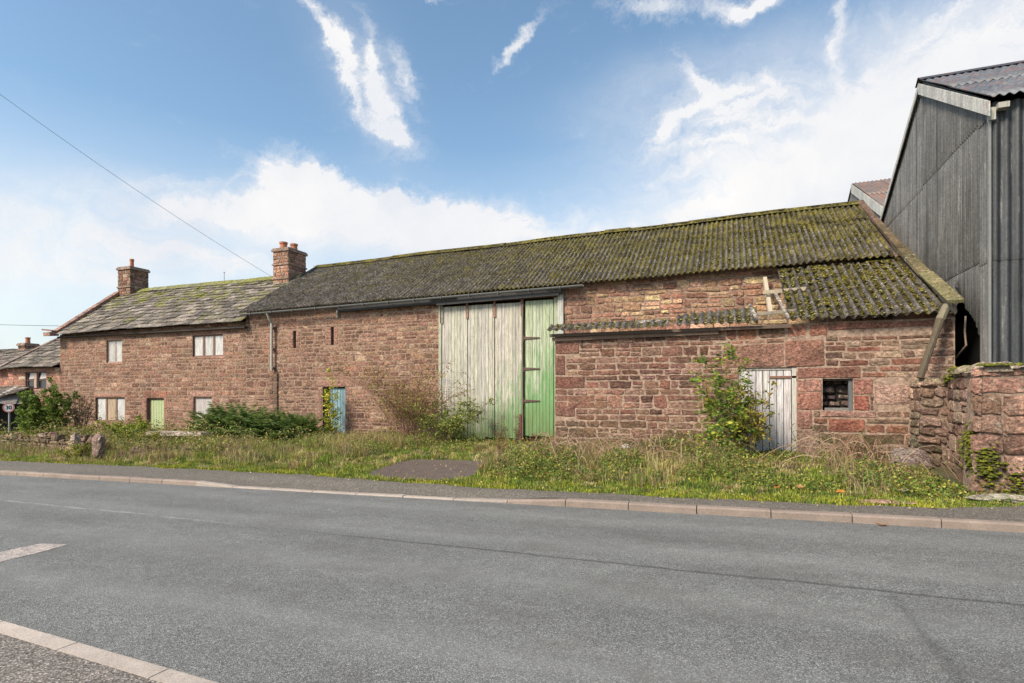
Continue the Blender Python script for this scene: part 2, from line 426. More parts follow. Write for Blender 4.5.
# far kerb, stones with open joints
mb = MB(); x = -79.0; cx = {-2.35: 1}
joints = [-80+.915*i for i in range(152)]
for a, b_ in zip(joints, joints[1:]):
    c = random.uniform(.92, 1.08); low = kerb_h((a+b_)/2) < .05
    col = (.27*c, .205*c, .165*c) if not low else (.34*c, .28*c, .235*c)
    a += .006; b_ -= .006
    dy = random.uniform(-.006, .006)
    prof = lambda h: [(KY+dy, -.15), (KY+dy+.004, h-.022), (KY+dy+.022, h-.001), (KY+dy+.13, h+.002), (KY+dy+.13, -.15)]
    V = []
    for xx in (a, b_):
        for (y, z) in prof(kerb_h(xx)+random.uniform(-.003, .003)): V.append((xx, y, slope(xx)+z))
    mb.add(V, [(0, 5, 6, 1), (1, 6, 7, 2), (2, 7, 8, 3), (3, 8, 9, 4), (0, 1, 2, 3, 4), (9, 8, 7, 6, 5)], col)
tag(mb.build('kerb', M['kerb']), kind='structure')
# near kerb and near footway
def nearY(x): return 2.40-.072*(x+2.74) if x > -12 else 2.40+.072*9.26
mb = MB(); x = -90.0
while x < 25:
    a, b_ = x+.005, x+.91; c = random.uniform(.92, 1.08)
    V = []
    for xx in (a, b_):
        y = nearY(xx)
        for (dy, z) in ((.0, -.1), (.0, .030), (-.012, .038), (-.135, .040), (-.135, -.1)): V.append((xx, y+dy, slope(xx)+z))
    mb.add(V, [(0, 1, 6, 5), (1, 2, 7, 6), (2, 3, 8, 7), (3, 4, 9, 8), (0, 4, 3, 2, 1), (5, 6, 7, 8, 9)], (.44*c, .365*c, .31*c))
    x += .915
tag(mb.build('near_kerb', M['kerb']), kind='structure')
V = []; F = []; XS = [-500, -90]+fr(-60, 25, .5)
for x in XS:
    for yy in (nearY(x)-.137, 1.5, 0, -6): V.append((x, yy, slope(x)+.036))
mb = MB()
for i in range(len(XS)-1):
    for k in range(3): a = i*4+k; F.append((a, a+1, a+5, a+4))
mb.add(V, F); tag(mb.build('near_footway', M['nearpath']), kind='structure')
# tarmac apron in the verge
mb = MB()
N = 40; V = [(-5.85, 10.6, gz(-5.85, 10.6)+.01)]
for k in range(N):
    a = 2*math.pi*k/N; lo, hi = .1, 3.0
    for _ in range(20):
        mid = (lo+hi)/2
        if drive_mask(-5.82+mid*math.cos(a), 10.6+mid*math.sin(a)) > 0: lo = mid
        else: hi = mid
    for q in (.5, 1.0):
        X = -5.82+lo*q*math.cos(a); Y = 10.6+lo*q*math.sin(a); V.append((X, Y, gz(X, Y)+.008))
F = []
for k in range(N):
    a = 1+2*k; b_ = 1+2*((k+1) % N); F += [(0, a, b_), (a, a+1, b_+1, b_)]
mb.add(V, F); tag(mb.build('driveway', M['drive'], smooth=True), kind='structure')
# worn dash on the carriageway
mb = MB(); z = lambda x, y: slope(x)+camber(y)-camber(KY)+.004
P = [(-7.75, 3.55), (-6.78, 3.60), (-6.35, 3.86), (-6.55, 4.06), (-7.0, 4.10), (-7.75, 3.83)]
P = [(-7.38, 3.1), (-6.87, 3.1), (-6.90, 3.9), (-6.96, 4.23), (-7.33, 4.15)]
mb.add([(x, y, z(x, y)) for x, y in P], [tuple(range(len(P)))]); o = mb.build('road_marking', M['paint']); tag(o, kind='structure')

# ------------------------------------------------------------------ stonework
PAL_BARN = [(0.249,0.135,0.092),(0.207,0.105,0.072),(0.173,0.083,0.058),(0.277,0.171,0.119),(0.304,0.203,0.142),(0.228,0.116,0.088),(0.187,0.098,0.075),(0.262,0.152,0.100)]
PAL_HOUSE = [(0.249,0.127,0.088),(0.214,0.109,0.075),(0.277,0.171,0.119),(0.201,0.098,0.067),(0.290,0.188,0.133)]
PAL_OUT = [(0.145,0.067,0.049),(0.175,0.085,0.062),(0.122,0.060,0.047),(0.212,0.111,0.080),(0.181,0.076,0.056),(0.232,0.138,0.102),(0.160,0.080,0.065)]
PAL_OUTR = [(0.234,0.131,0.093),(0.213,0.087,0.058),(0.261,0.165,0.118),(0.186,0.097,0.069),(0.276,0.186,0.132),(0.227,0.097,0.065)]
PAL_RUB = [(.42,.25,.14),(.34,.18,.11),(.46,.31,.17),(.28,.13,.09),(.40,.23,.15),(.50,.36,.20),(.33,.15,.10)]
PAL_DARK = [(0.230,0.131,0.090),(0.184,0.106,0.075),(0.287,0.174,0.117),(0.149,0.093,0.065),(0.322,0.212,0.137)]

class Frame:
    def __init__(s, o, u, v, n): s.o = Vector(o); s.u = Vector(u).normalized(); s.v = Vector(v).normalized(); s.n = Vector(n).normalized()
    def __call__(s, a, b, d=0.0): return tuple(s.o+s.u*a+s.v*b+s.n*d)

def stone(mb, fr_, ua, ub, va, vb, col, pr, jit=.012, inset=.014, round_=.25, mi=0):
    """one squared block: irregular outline, pillowed face, closed sides"""
    w = ub-ua; h = vb-va
    if w < .03 or h < .02: return
    cc = min(w, h)*round_
    base = []
    nx = 3 if w > .3 else 2
    def edge(p, q, n):
        for i in range(n): base.append((p[0]+(q[0]-p[0])*i/n, p[1]+(q[1]-p[1])*i/n))
    edge((ua+cc, va), (ub-cc*.3, va), nx); edge((ub-cc*.3, va), (ub, va+cc*.5), 1); edge((ub, va+cc*.5), (ub, vb-cc*.6), 1)
    edge((ub, vb-cc*.6), (ub-cc, vb), 1); edge((ub-cc, vb), (ua+cc*.4, vb), nx); edge((ua+cc*.4, vb), (ua, vb-cc*.4), 1)
    edge((ua, vb-cc*.4), (ua, va+cc), 1); edge((ua, va+cc), (ua+cc, va), 1)
    n = len(base); cu = (ua+ub)/2; cv = (va+vb)/2
    j = min(jit, h*.13)
    outer = []; vs = []
    for (a, b) in base:
        a += random.uniform(-j, j); b += random.uniform(-j, j); outer.append((a, b)); vs.append(fr_(a, b, -.012))
    tilt_u = random.uniform(-.3, .3)*pr; tilt_v = random.uniform(-.3, .3)*pr
    for (a, b) in outer:
        d = pr*.80+random.uniform(-.15, .15)*pr
        a2 = a+(cu-a)*min(.45, inset/(w/2)); b2 = b+(cv-b)*min(.45, inset/(h/2))
        vs.append(fr_(a2, b2, d+tilt_u*(a2-cu)/w*2+tilt_v*(b2-cv)/h*2))
    for (a, b) in outer:
        a2 = cu+(a-cu)*.5; b2 = cv+(b-cv)*.5
        vs.append(fr_(a2, b2, pr*1.05+random.uniform(-.2, .25)*pr))
    vs.append(fr_(cu, cv, pr*1.1))
    F = []
    for i in range(n):
        k = (i+1) % n
        F += [(i, k, n+k, n+i), (n+i, n+k, 2*n+k, 2*n+i), (2*n+i, 2*n+k, 3*n)]
    mb.add(vs, F, col, mi)

def rubble(mb, fr_, u0, u1, vbot, vtop, openings, pal, hmin=.14, hmax=.24, lmin=.18, lmax=.6, gap=.016, pr=(.004, .014),
           split=.18, warp=.018, jit=.012, solids=(), seed=1, palf=None, mi=0, round_=.2):
    """courses of squared rubble between vbot(u) and vtop(u); solids = dressed blocks (ua,ub,va,vb,col)"""
    st = random.getstate(); random.seed(seed)
    cuts = list(openings)+[s[:4] for s in solids]
    lev = sorted(set([c[2] for c in cuts]+[c[3] for c in cuts]))
    vt = vtop if callable(vtop) else (lambda u: vtop)
    vb_ = vbot if callable(vbot) else (lambda u: vbot)
    us = fr(u0, u1, .5); tmax = max(vt(u) for u in us); v = min(vb_(u) for u in us)
    while v < tmax-.02:
        h = random.uniform(hmin, hmax)
        for L in lev:
            if v+.06 < L < v+h*1.35 and abs(L-(v+h)) < h*.45 and (L-v) > .09: h = L-v; break
        vc = v+h/2
        iv = [(u0, u1)]
        for (a, b, c, d) in cuts:
            if c-.001 < vc+h*.2 and d+.001 > vc-h*.2:
                ni = []
                for (p, q) in iv:
                    if b <= p or a >= q: ni.append((p, q)); continue
                    if a > p: ni.append((p, a))
                    if b < q: ni.append((b, q))
                iv = ni
        for (p, q) in iv:
            u = p
            while u < q-.02:
                L = min(lmax, max(lmin, random.lognormvariate(math.log((lmin+lmax)*.42), .42)))
                if q-(u+L) < lmin*.8: L = q-u
                if L > lmax*1.5: L /= 2
                um = u+L/2; top = vt(um)
                w0 = warp*gs2(um, v, .8, seed); w1 = warp*gs2(um, v+h, .8, seed)
                if any(abs(v-l) < .01 for l in lev): w0 = 0
                if any(abs(v+h-l) < .01 for l in lev): w1 = 0
                va, vb2 = v+w0, min(v+h+w1, top)
                g = gap*random.uniform(.6, 1.3)/2
                if vb2-va > .035 and vb2 > vb_(um):
                    P = palf(um, v) if palf else pal
                    def cl():
                        c = random.choice(P); k = random.choice([random.uniform(.80, 1.18), random.uniform(.80, 1.18), random.uniform(.5, .8), random.uniform(1.1, 1.4)])
                        return (c[0]*k, c[1]*k*random.uniform(.95, 1.06), c[2]*k*random.uniform(.92, 1.08))
                    if random.random() < split and vb2-va > .19:
                        m_ = va+(vb2-va)*random.uniform(.38, .62)
                        stone(mb, fr_, u+g, u+L-g, va+g, m_-g*.6, cl(), random.uniform(*pr), jit, round_=round_, mi=mi)
                        if random.random() < .5 and L > .36:
                            k = u+L*random.uniform(.35, .65)
                            stone(mb, fr_, u+g, k-g, m_+g*.6, vb2-g, cl(), random.uniform(*pr), jit, round_=round_, mi=mi)
                            stone(mb, fr_, k+g, u+L-g, m_+g*.6, vb2-g, cl(), random.uniform(*pr), jit, round_=round_, mi=mi)
                        else: stone(mb, fr_, u+g, u+L-g, m_+g*.6, vb2-g, cl(), random.uniform(*pr), jit, round_=round_, mi=mi)
                    else: stone(mb, fr_, u+g, u+L-g, va+g, vb2-g, cl(), random.uniform(*pr), jit, round_=round_, mi=mi)
                u += L
        v += h
    for (a, b, c, d, col) in solids:
        col = (col[0]*.80, col[1]*.78, col[2]*.78)
        stone(mb, fr_, a+gap/2, b-gap/2, c+gap/2, d-gap/2, col, max(pr)*.9, jit*.5, round_=.06, mi=mi)
    random.setstate(st)

def backing(mb, fr_, u0, u1, v0, vtop, openings, depth, mi=1, col=(.31, .205, .15)):
    """mortar face with real openings and reveals going in by depth"""
    vt = vtop if callable(vtop) else (lambda u: vtop)
    us = sorted(set([u0, u1]+[x for o in openings for x in o[:2]]+fr(u0, u1, 1.2)))
    for a, b in zip(us, us[1:]):
        if b-a < 1e-4: continue
        m_ = (a+b)/2; cuts = sorted([(o[2], o[3]) for o in openings if o[0] < m_ < o[1]])
        v = v0
        for (c, d) in cuts:
            if c > v: mb.add([fr_(a, v), fr_(b, v), fr_(b, c), fr_(a, c)], [(0, 1, 2, 3)], col, mi)
            v = d
        mb.add([fr_(a, v), fr_(b, v), fr_(b, vt(b)), fr_(a, vt(a))], [(0, 1, 2, 3)], col, mi)
    for o_ in openings:
        a, b, c, d = o_[:4]; D = -depth
        rc = (.24, .14, .11)
        mb.add([fr_(a, c), fr_(b, c), fr_(b, d), fr_(a, d), fr_(a, c, D), fr_(b, c, D), fr_(b, d, D), fr_(a, d, D)],
               [(0, 1, 5, 4), (1, 2, 6, 5), (2, 3, 7, 6), (3, 0, 4, 7)], rc, mi)
def slab(mb, corners_front, thick_vec, col=(.3, .2, .16), mi=1):
    """closed polygon prism"""
    n = len(corners_front); tv = Vector(thick_vec)
    vs = list(corners_front)+[tuple(Vector(p)+tv) for p in corners_front]
    mb.add(vs, [tuple(range(n)), tuple(range(2*n-1, n-1, -1))]+[(i, (i+1) % n, n+(i+1) % n, n+i) for i in range(n)], col, mi)

# ------------------------------------------------------------------ roofs
def corrugated(mb, x0, x1, lo, hi, pitch=.146, amp=.024, rows=3, lap=.014, sheet_w=1.0, wob=.01, spp=8, slip=.02, holes=None, seed=3, mi=0, tmin=0.0, valley=True):
    """real corrugated sheeting; lo(x) / hi(x) give (y,z) of the eave and the ridge; each sheet laid a little differently"""
    st = random.getstate(); random.seed(seed)
    n = int((x1-x0)/pitch*spp); xs_ = np.linspace(x0, x1, n+1)
    cols = max(1, int(round((x1-x0)/sheet_w)))
    for r in range(rows):
        offs = [(random.uniform(-wob, wob), random.uniform(-slip, slip), random.uniform(.78, 1.15)) for _ in range(cols+1)]
        t0 = r/rows; t1 = (r+1)/rows
        if t0 < tmin: continue
        for cidx in range(cols):
            a = x0+(x1-x0)*cidx/cols; b = x0+(x1-x0)*(cidx+1)/cols
            if holes and holes((a+b)/2, r): continue
            dz, sl, tc = offs[cidx]; m_ = int((b-a)/pitch*spp)+1
            V = []; CC = []; NX = m_+1
            lens = 3
            for side in (0, 1):
                for k in range(lens+1):
                    t = (t0-(.02 if r else 0))+(t1+.03/rows-(t0-(.02 if r else 0)))*k/lens
                    for i in range(NX):
                        x = a+(b-a)*i/m_; y0, z0 = lo(x); y1, z1 = hi(x)
                        L = math.hypot(y1-y0, z1-z0); ny, nz = -(z1-z0)/L, (y1-y0)/L
                        tt = min(1.0, t)+(sl/L if k == 0 else 0)
                        h = amp*math.cos(2*math.pi*(x-x0)/pitch)+dz+lap*(1-(t-t0)*rows)+.02+.006*gs2(x, t*3, .7, seed)-(.007 if side else 0)
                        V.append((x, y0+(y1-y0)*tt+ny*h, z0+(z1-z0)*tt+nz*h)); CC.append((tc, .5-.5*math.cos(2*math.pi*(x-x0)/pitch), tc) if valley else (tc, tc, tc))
            F = []; S = (lens+1)*NX
            for k in range(lens):
                for i in range(m_):
                    p = k*NX+i
                    F.append((p, p+1, p+NX+1, p+NX)); F.append((S+p, S+p+NX, S+p+NX+1, S+p+1))
            for i in range(m_): F.append((i, S+i, S+i+1, i+1))
            for k in range(lens): F.append((k*NX, (k+1)*NX, S+(k+1)*NX, S+k*NX)); F.append((k*NX+m_, S+k*NX+m_, S+(k+1)*NX+m_, (k+1)*NX+m_))
            mb.add(V, F, (1, 1, 1), mi); mb.c[-len(V):] = CC
    random.setstate(st)

def slates(mb, x0, x1, lo, hi, rowh=.30, w=.38, seed=5, mi=0):
    st = random.getstate(); random.seed(seed)
    y0, z0 = lo(x0); y1, z1 = hi(x0); L = math.hypot(y1-y0, z1-z0)
    v = -.05; r = 0
    while v < L-.02:
        h = rowh*(1.15-.4*v/L); x = x0-random.uniform(0, w*.5)
        while x < x1:
            ww = w*random.uniform(.6, 1.35)*(1.1-.3*v/L); a = max(x, x0)+.005; b = min(x+ww, x1)-.005
            if b-a > .06:
                c = random.choice([(.15,.125,.10),(.20,.165,.135),(.10,.085,.07),(.27,.225,.185),(.16,.13,.11)]); k = random.uniform(.8, 1.2)
                c = tuple(q*k for q in c)
                th = random.uniform(.022, .04); lift = .022; slp = random.uniform(-.025, .025); tip = random.uniform(-.006, .006)
                V = []
                for (tv, bot) in ((v+slp, 0), (min(v+h*1.6, L+.02), 1)):
                    for xx in (a, b):
                        Y0, Z0 = lo(xx); Y1, Z1 = hi(xx); ny, nz = -(Z1-Z0)/L, (Y1-Y0)/L
                        t = tv/L
                        sag = .05*gs2(xx, t*4, .35, 9)
                        base = (lift+th if not bot else .0)+sag+(tip if xx == a else -tip)
                        for q in (base, base+th): V.append((xx+random.uniform(-.006, .006), Y0+(Y1-Y0)*t+ny*q, Z0+(Z1-Z0)*t+nz*q))
                mb.add(V, [(0, 2, 3, 1), (1, 3, 7, 5), (0, 1, 5, 4), (2, 6, 7, 3), (4, 5, 7, 6), (0, 4, 6, 2)], c, mi)
            x += ww
        v += h; r += 1
    random.setstate(st)

def lumps(name, pts, sizes, cols, parent, mat, flat=.5):
    """small moss cushions: squashed, jittered octahedra"""
    n = len(pts); base = np.array([(1,0,0),(.5,.87,0),(-.5,.87,0),(-1,0,0),(-.5,-.87,0),(.5,-.87,0),(0,0,1)], dtype=float)
    P = np.array(pts)[:, None, :]; S = np.array(sizes)[:, None, None]
    J = rng.uniform(.6, 1.35, (n, 7, 1)); B = base[None]*J; B[:, :, 2] *= flat
    a = rng.uniform(0, 6.28, n); ca, sa = np.cos(a)[:, None], np.sin(a)[:, None]
    X = B[:, :, 0]*ca-B[:, :, 1]*sa; Y = B[:, :, 0]*sa+B[:, :, 1]*ca
    B = np.stack([X, Y, B[:, :, 2]], -1); V = (P+B*S).reshape(-1, 3)
    f = np.array([(i, (i+1) % 6, 6) for i in range(6)])
    F = (f[None]+(np.arange(n)*7)[:, None, None]).reshape(-1, 3)
    C = np.repeat(np.array(cols), 7, axis=0)
    o = npmesh(name, V, F, C, mat, parent, smooth=True)
    return o
M['moss'] = mat_tint('moss', .95, (30, 30, 30), .6, 1.4, .8, 60, .1, .02)
MOSS = [(0.117,0.100,0.019),(0.172,0.148,0.021),(0.070,0.059,0.017),(0.234,0.200,0.030),(0.047,0.037,0.017),(0.086,0.052,0.025)]
def mossy(parent, x0, x1, lo, hi, n, seed, dens, smin=.012, smax=.04, yellow=0.0, name='moss'):
    st = random.getstate(); random.seed(seed); pts = []; sz = []; cs = []
    while len(pts) < n:
        x = random.uniform(x0, x1); t = random.random()**.9
        if random.random() > dens(x, t)*max(.05, 2.6*(gs2(x, t*4, 1.3, seed)+.8*gs2(x, t*4, 4.5, seed+3)-.02)):
            continue
        y0, z0 = lo(x); y1, z1 = hi(x)
        pts.append((x, y0+(y1-y0)*t, z0+(z1-z0)*t+.02)); sz.append(random.uniform(smin, smax))
        if random.random() < yellow: cs.append(random.choice([(.55, .50, .08), (.62, .56, .25), (.50, .36, .06), (.5, .47, .36)])); sz[-1] = random.uniform(.016, .032)
        else: cs.append(random.choice(MOSS))
    random.setstate(st)
    return tag(lumps(name, pts, sz, cs, parent, M['moss']), kind='stuff')

def planks(mb, u0, u1, v0, v1, fr_, w=.14, col=(.48, .46, .42), cj=.15, th=.025, mi=0, gap=.005, ragged=0.0):
    u = u0
    while u < u1-.02:
        b = min(u1, u+w*random.uniform(.85, 1.15)); k = random.uniform(1-cj, 1+cj)
        if u1-b < .05: b = u1
        d0 = random.uniform(0, .006); a_ = u+gap; b_ = b-gap
        lo_ = v0+random.uniform(0, ragged); hi_ = v1
        V = [fr_(a_, lo_, d0), fr_(b_, lo_, d0), fr_(b_, hi_, d0), fr_(a_, hi_, d0), fr_(a_+.003, lo_, d0+th), fr_(b_-.003, lo_, d0+th), fr_(b_-.003, hi_, d0+th), fr_(a_+.003, hi_, d0+th)]
        mb.add(V, [(0, 3, 2, 1), (4, 5, 6, 7), (0, 1, 5, 4), (1, 2, 6, 5), (2, 3, 7, 6), (3, 0, 4, 7)], (col[0]*k, col[1]*k*random.uniform(.97, 1.03), col[2]*k*random.uniform(.95, 1.05)), mi)
        u = b

YH = 16.8
FH = Frame((0, YH, 0), (1, 0, 0), (0, 0, 1), (0, -1, 0))        # long front: u = X, v = Z

def chimney(parent, x0, x1, y0, y1, z0, z1, pots, bands=(), pal=PAL_HOUSE, seed=21, name='chimney', capcol=(.30, .21, .16)):
    mb = MB(); mb.box(x0+.015, x1-.015, y0+.015, y1-.015, z0, z1-.02, (.34, .25, .2), 1)
    for (o, u, n, L) in (((x0, y0, 0), (1, 0, 0), (0, -1, 0), x1-x0), ((x1, y0, 0), (0, 1, 0), (1, 0, 0), y1-y0),
                         ((x1, y1, 0), (-1, 0, 0), (0, 1, 0), x1-x0), ((x0, y1, 0), (0, -1, 0), (-1, 0, 0), y1-y0)):
        rubble(mb, Frame(o, u, (0, 0, 1), n), 0, L, z0, z1-.1, [], pal, .12, .2, .16, .4, pr=(.004, .012), split=.1, warp=0, seed=seed+int(n[0]*3+n[1]))
    for zb in bands: mb.box(x0-.035, x1+.035, y0-.035, y1+.035, zb, zb+.06, capcol, 0)
    mb.box(x0-.05, x1+.05, y0-.05, y1+.05, z1-.12, z1-.02, capcol, 0)
    mb.box(x0-.02, x1+.02, y0-.02, y1+.02, z1-.02, z1+.03, (.3, .24, .2), 0)
    ch = mb.build(name, [M['stone'], M['mortar']], parent)
    for (px, py, ph, pr_) in pots:
        p = MB(); n = 14; V = []; F = []
        prof = [(pr_*.95, z1+.02), (pr_*.85, z1+ph*.75), (pr_, z1+ph*.8), (pr_, z1+ph), (pr_*.78, z1+ph), (pr_*.75, z1+ph*.6)]
        for (r, z) in prof:
            for k in range(n): V.append((px+r*math.cos(2*math.pi*k/n), py+r*math.sin(2*math.pi*k/n), z))
        for i in range(len(prof)-1):
            for k in range(n): F.append((i*n+k, i*n+(k+1) % n, (i+1)*n+(k+1) % n, (i+1)*n+k))
        F.append(tuple((len(prof)-1)*n+k for k in range(n)))
        p.add(V, F, (.42, .16, .085)); p.build('chimney_pot', M['plain'], ch, smooth=False)
    return ch

def boarded_window(parent, a, b, c, d, cols, frame_col, name='window', sur=None, mull=.05, dep=.09):
    """frame with mullions set back in its opening; each boarded light a sub-part"""
    f = MB(); y0 = YH+dep
    n = len(cols); fw = .045
    f.box(a, a+fw, y0-.03, y0+.04, c, d, frame_col); f.box(b-fw, b, y0-.03, y0+.04, c, d, frame_col)
    f.box(a+fw, b-fw, y0-.03, y0+.04, d-fw, d, frame_col); f.box(a+fw, b-fw, y0-.045, y0+.04, c, c+fw, frame_col)
    W = (b-a-2*fw-(n-1)*mull)/n
    for i in range(n-1):
        x = a+fw+(i+1)*W+i*mull; f.box(x, x+mull, y0-.03, y0+.04, c+fw, d-fw, frame_col)
    o = f.build(name, M['wood'], parent)
    for i, cc in enumerate(cols):
        m_ = MB(); x = a+fw+i*(W+mull)
        m_.box(x+.004, x+W-.004, y0-.008, y0+.012, c+fw+.004, d-fw-.004, cc)
        m_.build('board', M['boards_plain'], o)
    return o

# ---------------- farmhouse
hl, hr = -28.25, -17.3
house = empty('farmhouse', (-22.8, 18.2, -.35), 'two storey red sandstone farmhouse with boarded windows and pale green door, slate roof', 'house')
heave = lambda x: 4.27+(x+28.2)*.010
W_ul = (-25.17, -24.20, 3.0, 3.97); W_ur = (-20.10, -18.48, 3.13, 3.99); W_ll = (-25.87, -24.02, .47, 1.50)
D_gr = (-22.72, -21.70, -.3, 1.47); W_lr = (-20.05, -19.06, .1, 1.52)
ops = [W_ul, W_ur, W_ll, D_gr, W_lr]
pink = (.46, .27, .21); pk2 = (.40, .21, .16)
sol = []
for (a, b, c, d) in (W_ul, W_ur, W_ll):
    sol += [(a-.12, b+.12, d, d+.16, pk2), (a-.1, b+.1, c-.11, c, pk2)]
sol += [(-22.9, -22.42, 1.47, 1.78, (.42,.19,.13)), (-22.42, -22.0, 1.47, 1.82, (.44,.2,.14)), (-22.0, -21.5, 1.47, 1.77, (.42,.19,.13)), (-20.25, -18.88, 1.52, 1.78, pink)]
for (a, b, c, d) in (D_gr, W_lr):
    for k in range(4):
        z = c+(d-c)*k/4; sol += [(a-.2-.06*(k % 2), a, z, z+(d-c)/4, pk2), (b, b+.2+.06*((k+1) % 2), z, z+(d-c)/4, pk2)]
mb = MB(); top = lambda u: heave(u)+.05
backing(mb, FH, hl, hr, -.8, top, ops, .3)
rubble(mb, FH, hl, hr, -.5, top, ops, PAL_HOUSE, .11, .22, .16, .62, gap=.022, solids=sol, seed=11, split=.16, warp=.035, jit=.018)
# gable ends and back
hrid = lambda x: (19.75, 6.78+.0*x)
for gx in (hl, hr+.1):
    slab(mb, [(gx, YH+.02, -.8), (gx, 22.6, -.8), (gx, 22.6, 4.3), (gx, 19.75, 6.7), (gx, YH+.02, 4.3)], (.3 if gx == hl else -.3, 0, 0))
slab(mb, [(hl+.3, 22.3, -.8), (hr-.2, 22.3, -.8), (hr-.2, 22.3, 4.4), (hl+.3, 22.3, 4.4)], (0, .3, 0))
house_wall = mb.build('wall', [M['stone'], M['mortar']], house)
mb = MB()
hlo = lambda x: (16.52, heave(x)+.02); hhi = lambda x: (19.75, 6.72)
slates(mb, hl-.05, hr+.12, hlo, hhi, .3, .4)
slates(mb, hl-.05, hr+.12, lambda x: (23.0, heave(x)), lambda x: (19.8, 6.72), .34, .5, seed=6)
hroof = mb.build('roof', M['slate'], house)
mb = MB(); x = hl+.9
while x < hr+.1:
    b = min(x+random.uniform(.4, .6), hr+.1); c = random.uniform(.8, 1.2)
    z = 6.76+.03*gs(x, .8)
    mb.add([(x, 19.5, z-.12), (b-.01, 19.5, z-.12), (b-.01, 19.75, z+.09), (x, 19.75, z+.09), (x, 20.0, z-.12), (b-.01, 20.0, z-.12)], [(0, 1, 2, 3), (3, 2, 5, 4), (0, 3, 4), (1, 5, 2)], (.20*c, .19*c, .10*c)); x = b
mb.build('ridge', M['slate'], hroof)
mossy(hroof, hl+.8, hr+.1, hlo, hhi, 1500, 31, lambda x, t: .08+.9*smooth01(t*1.3-.25)*smooth01((x+26)/5)+(.6 if t > .96 else 0), .02, .055)
# skew (stone verge) on the left gable
mb = MB()
nsk = 9
for i in range(nsk):
    t0, t1 = i/nsk, (i+1)/nsk; k = random.uniform(.85, 1.15)
    p = lambda t: Vector((hl+.08, 16.55+(19.4-16.55)*t, 4.34+(6.62-4.34)*t+.06))
    mb.beam(p(t0), p(t1-.01), .34, .13, (.30*k, .175*k, .14*k), up=(0, -.6, .8), jit=.008)
mb.beam((hl-.0, 16.25, 4.30), (hl-.0, 16.62, 4.34), .44, .17, (.33, .2, .16), jit=.01)
mb.beam((hl-.42, 16.5, 4.52), (hl+.25, 16.5, 4.44), .4, .07, (.25, .16, .13), jit=.01)
mb.build('verge_coping', M['stone'], house)
chimney(house, -28.1, -27.22, 19.3, 20.25, 5.9, 7.86, [(-27.66, 19.7, .48, .10)], bands=(6.86,), seed=41)
boarded_window(house, *W_ul, [(.50, .47, .44), (.58, .56, .53)], (.40, .30, .26))
boarded_window(house, *W_ur, [(.62, .60, .57), (.55, .53, .50), (.64, .62, .6)], (.20, .12, .09), mull=.1)
boarded_window(house, *W_ll, [(.60, .58, .55), (.48, .36, .25), (.60, .58, .56)], (.22, .13, .10), mull=.1)
boarded_window(house, *W_lr, [(.50, .45, .42)], (.38, .24, .2), name='window')
mb = MB(); mb.box(D_gr[0], D_gr[1], YH+.13, YH+.15, -.3, 1.44, (.18, .12, .08)); 
g = mb.build('door_frame', M['wood'], house)
mb = MB(); planks(mb, D_gr[0]+.16, D_gr[1]-.04, -.25, 1.40, Frame((0, YH+.125, 0), (1, 0, 0), (0, 0, 1), (0, -1, 0)), .15, (.38, .43, .23), .07); mb.build('door', M['plain'], house)
mb = MB(); mb.tube([(-21.7, 19.8, 6.7), (-21.7, 19.8, 7.25)], .012, 5, (.2, .2, .2)); mb.tube([(-21.73, 19.8, 7.25), (-21.67, 19.8, 7.25)], .02, 5, (.2, .2, .2)); mb.build('roof_pipe', M['iron'], house)
mb = MB()   # dark timber eaves course under the slates
mb.box(hl+.1, hr+.1, 16.62, 16.79, 4.16, 4.22, (.06, .045, .04)); mb.build('eaves_board', M['wood'], house)

# ---------------- barn
bl, br = -17.3, 4.05
barn = empty('barn', (-6.6, 18.8, -.1), 'long red sandstone barn with mossy corrugated roof and tall faded plank doors', 'barn')
beave = lambda x: 4.70+(x+17.2)*.0155
bridge = lambda x: 7.33+(x+17.3)*.0165+.02*math.sin(x*.9)
O_big = (-8.92, -4.88, -.05, 4.62); O_blue = (-13.70, -12.72, -.2, 1.89)
O_s1 = (-15.04, -14.90, 3.33, 3.97); O_s2 = (-13.34, -13.21, 3.39, 4.04)
ops = [O_big, O_blue, O_s1, O_s2]
mb = MB(); top = lambda u: beave(u)+.12
backing(mb, FH, bl, br, -.6, top, ops, .45)
pkb = (.36, .20, .155)
sol = [(-13.95, -12.45, 1.89, 2.15, pkb)]
for k in range(7):
    z = -.2+2.09*k/7; w_ = .30 if k % 2 else .19
    sol += [(O_blue[0]-w_, O_blue[0], z, z+2.09/7, pkb), (O_blue[1], O_blue[1]+.48-w_, z, z+2.09/7, pkb)]
for k in range(3):
    for s_ in (O_s1, O_s2):
        z = s_[2]+.64*k/3; sol += [(s_[0]-.22, s_[0], z, z+.213, (.38,.2,.15)), (s_[1], s_[1]+.2, z, z+.213, (.38,.2,.15))]
rubble(mb, FH, bl, -8.92, -.4, lambda u: beave(u)-.02, ops, PAL_BARN, .09, .23, .13, .6, gap=.024, solids=sol, seed=12, split=.25, warp=.05, jit=.02)
rubble(mb, FH, -4.88, br-.05, 2.7, lambda u: beave(u)+.05, ops, PAL_RUB, .11, .27, .16, .62, seed=13, split=.35, warp=.07, jit=.025, pr=(.008, .035), round_=.35, gap=.026,
       palf=lambda u, v: PAL_BARN if u < -3.9 else PAL_RUB)
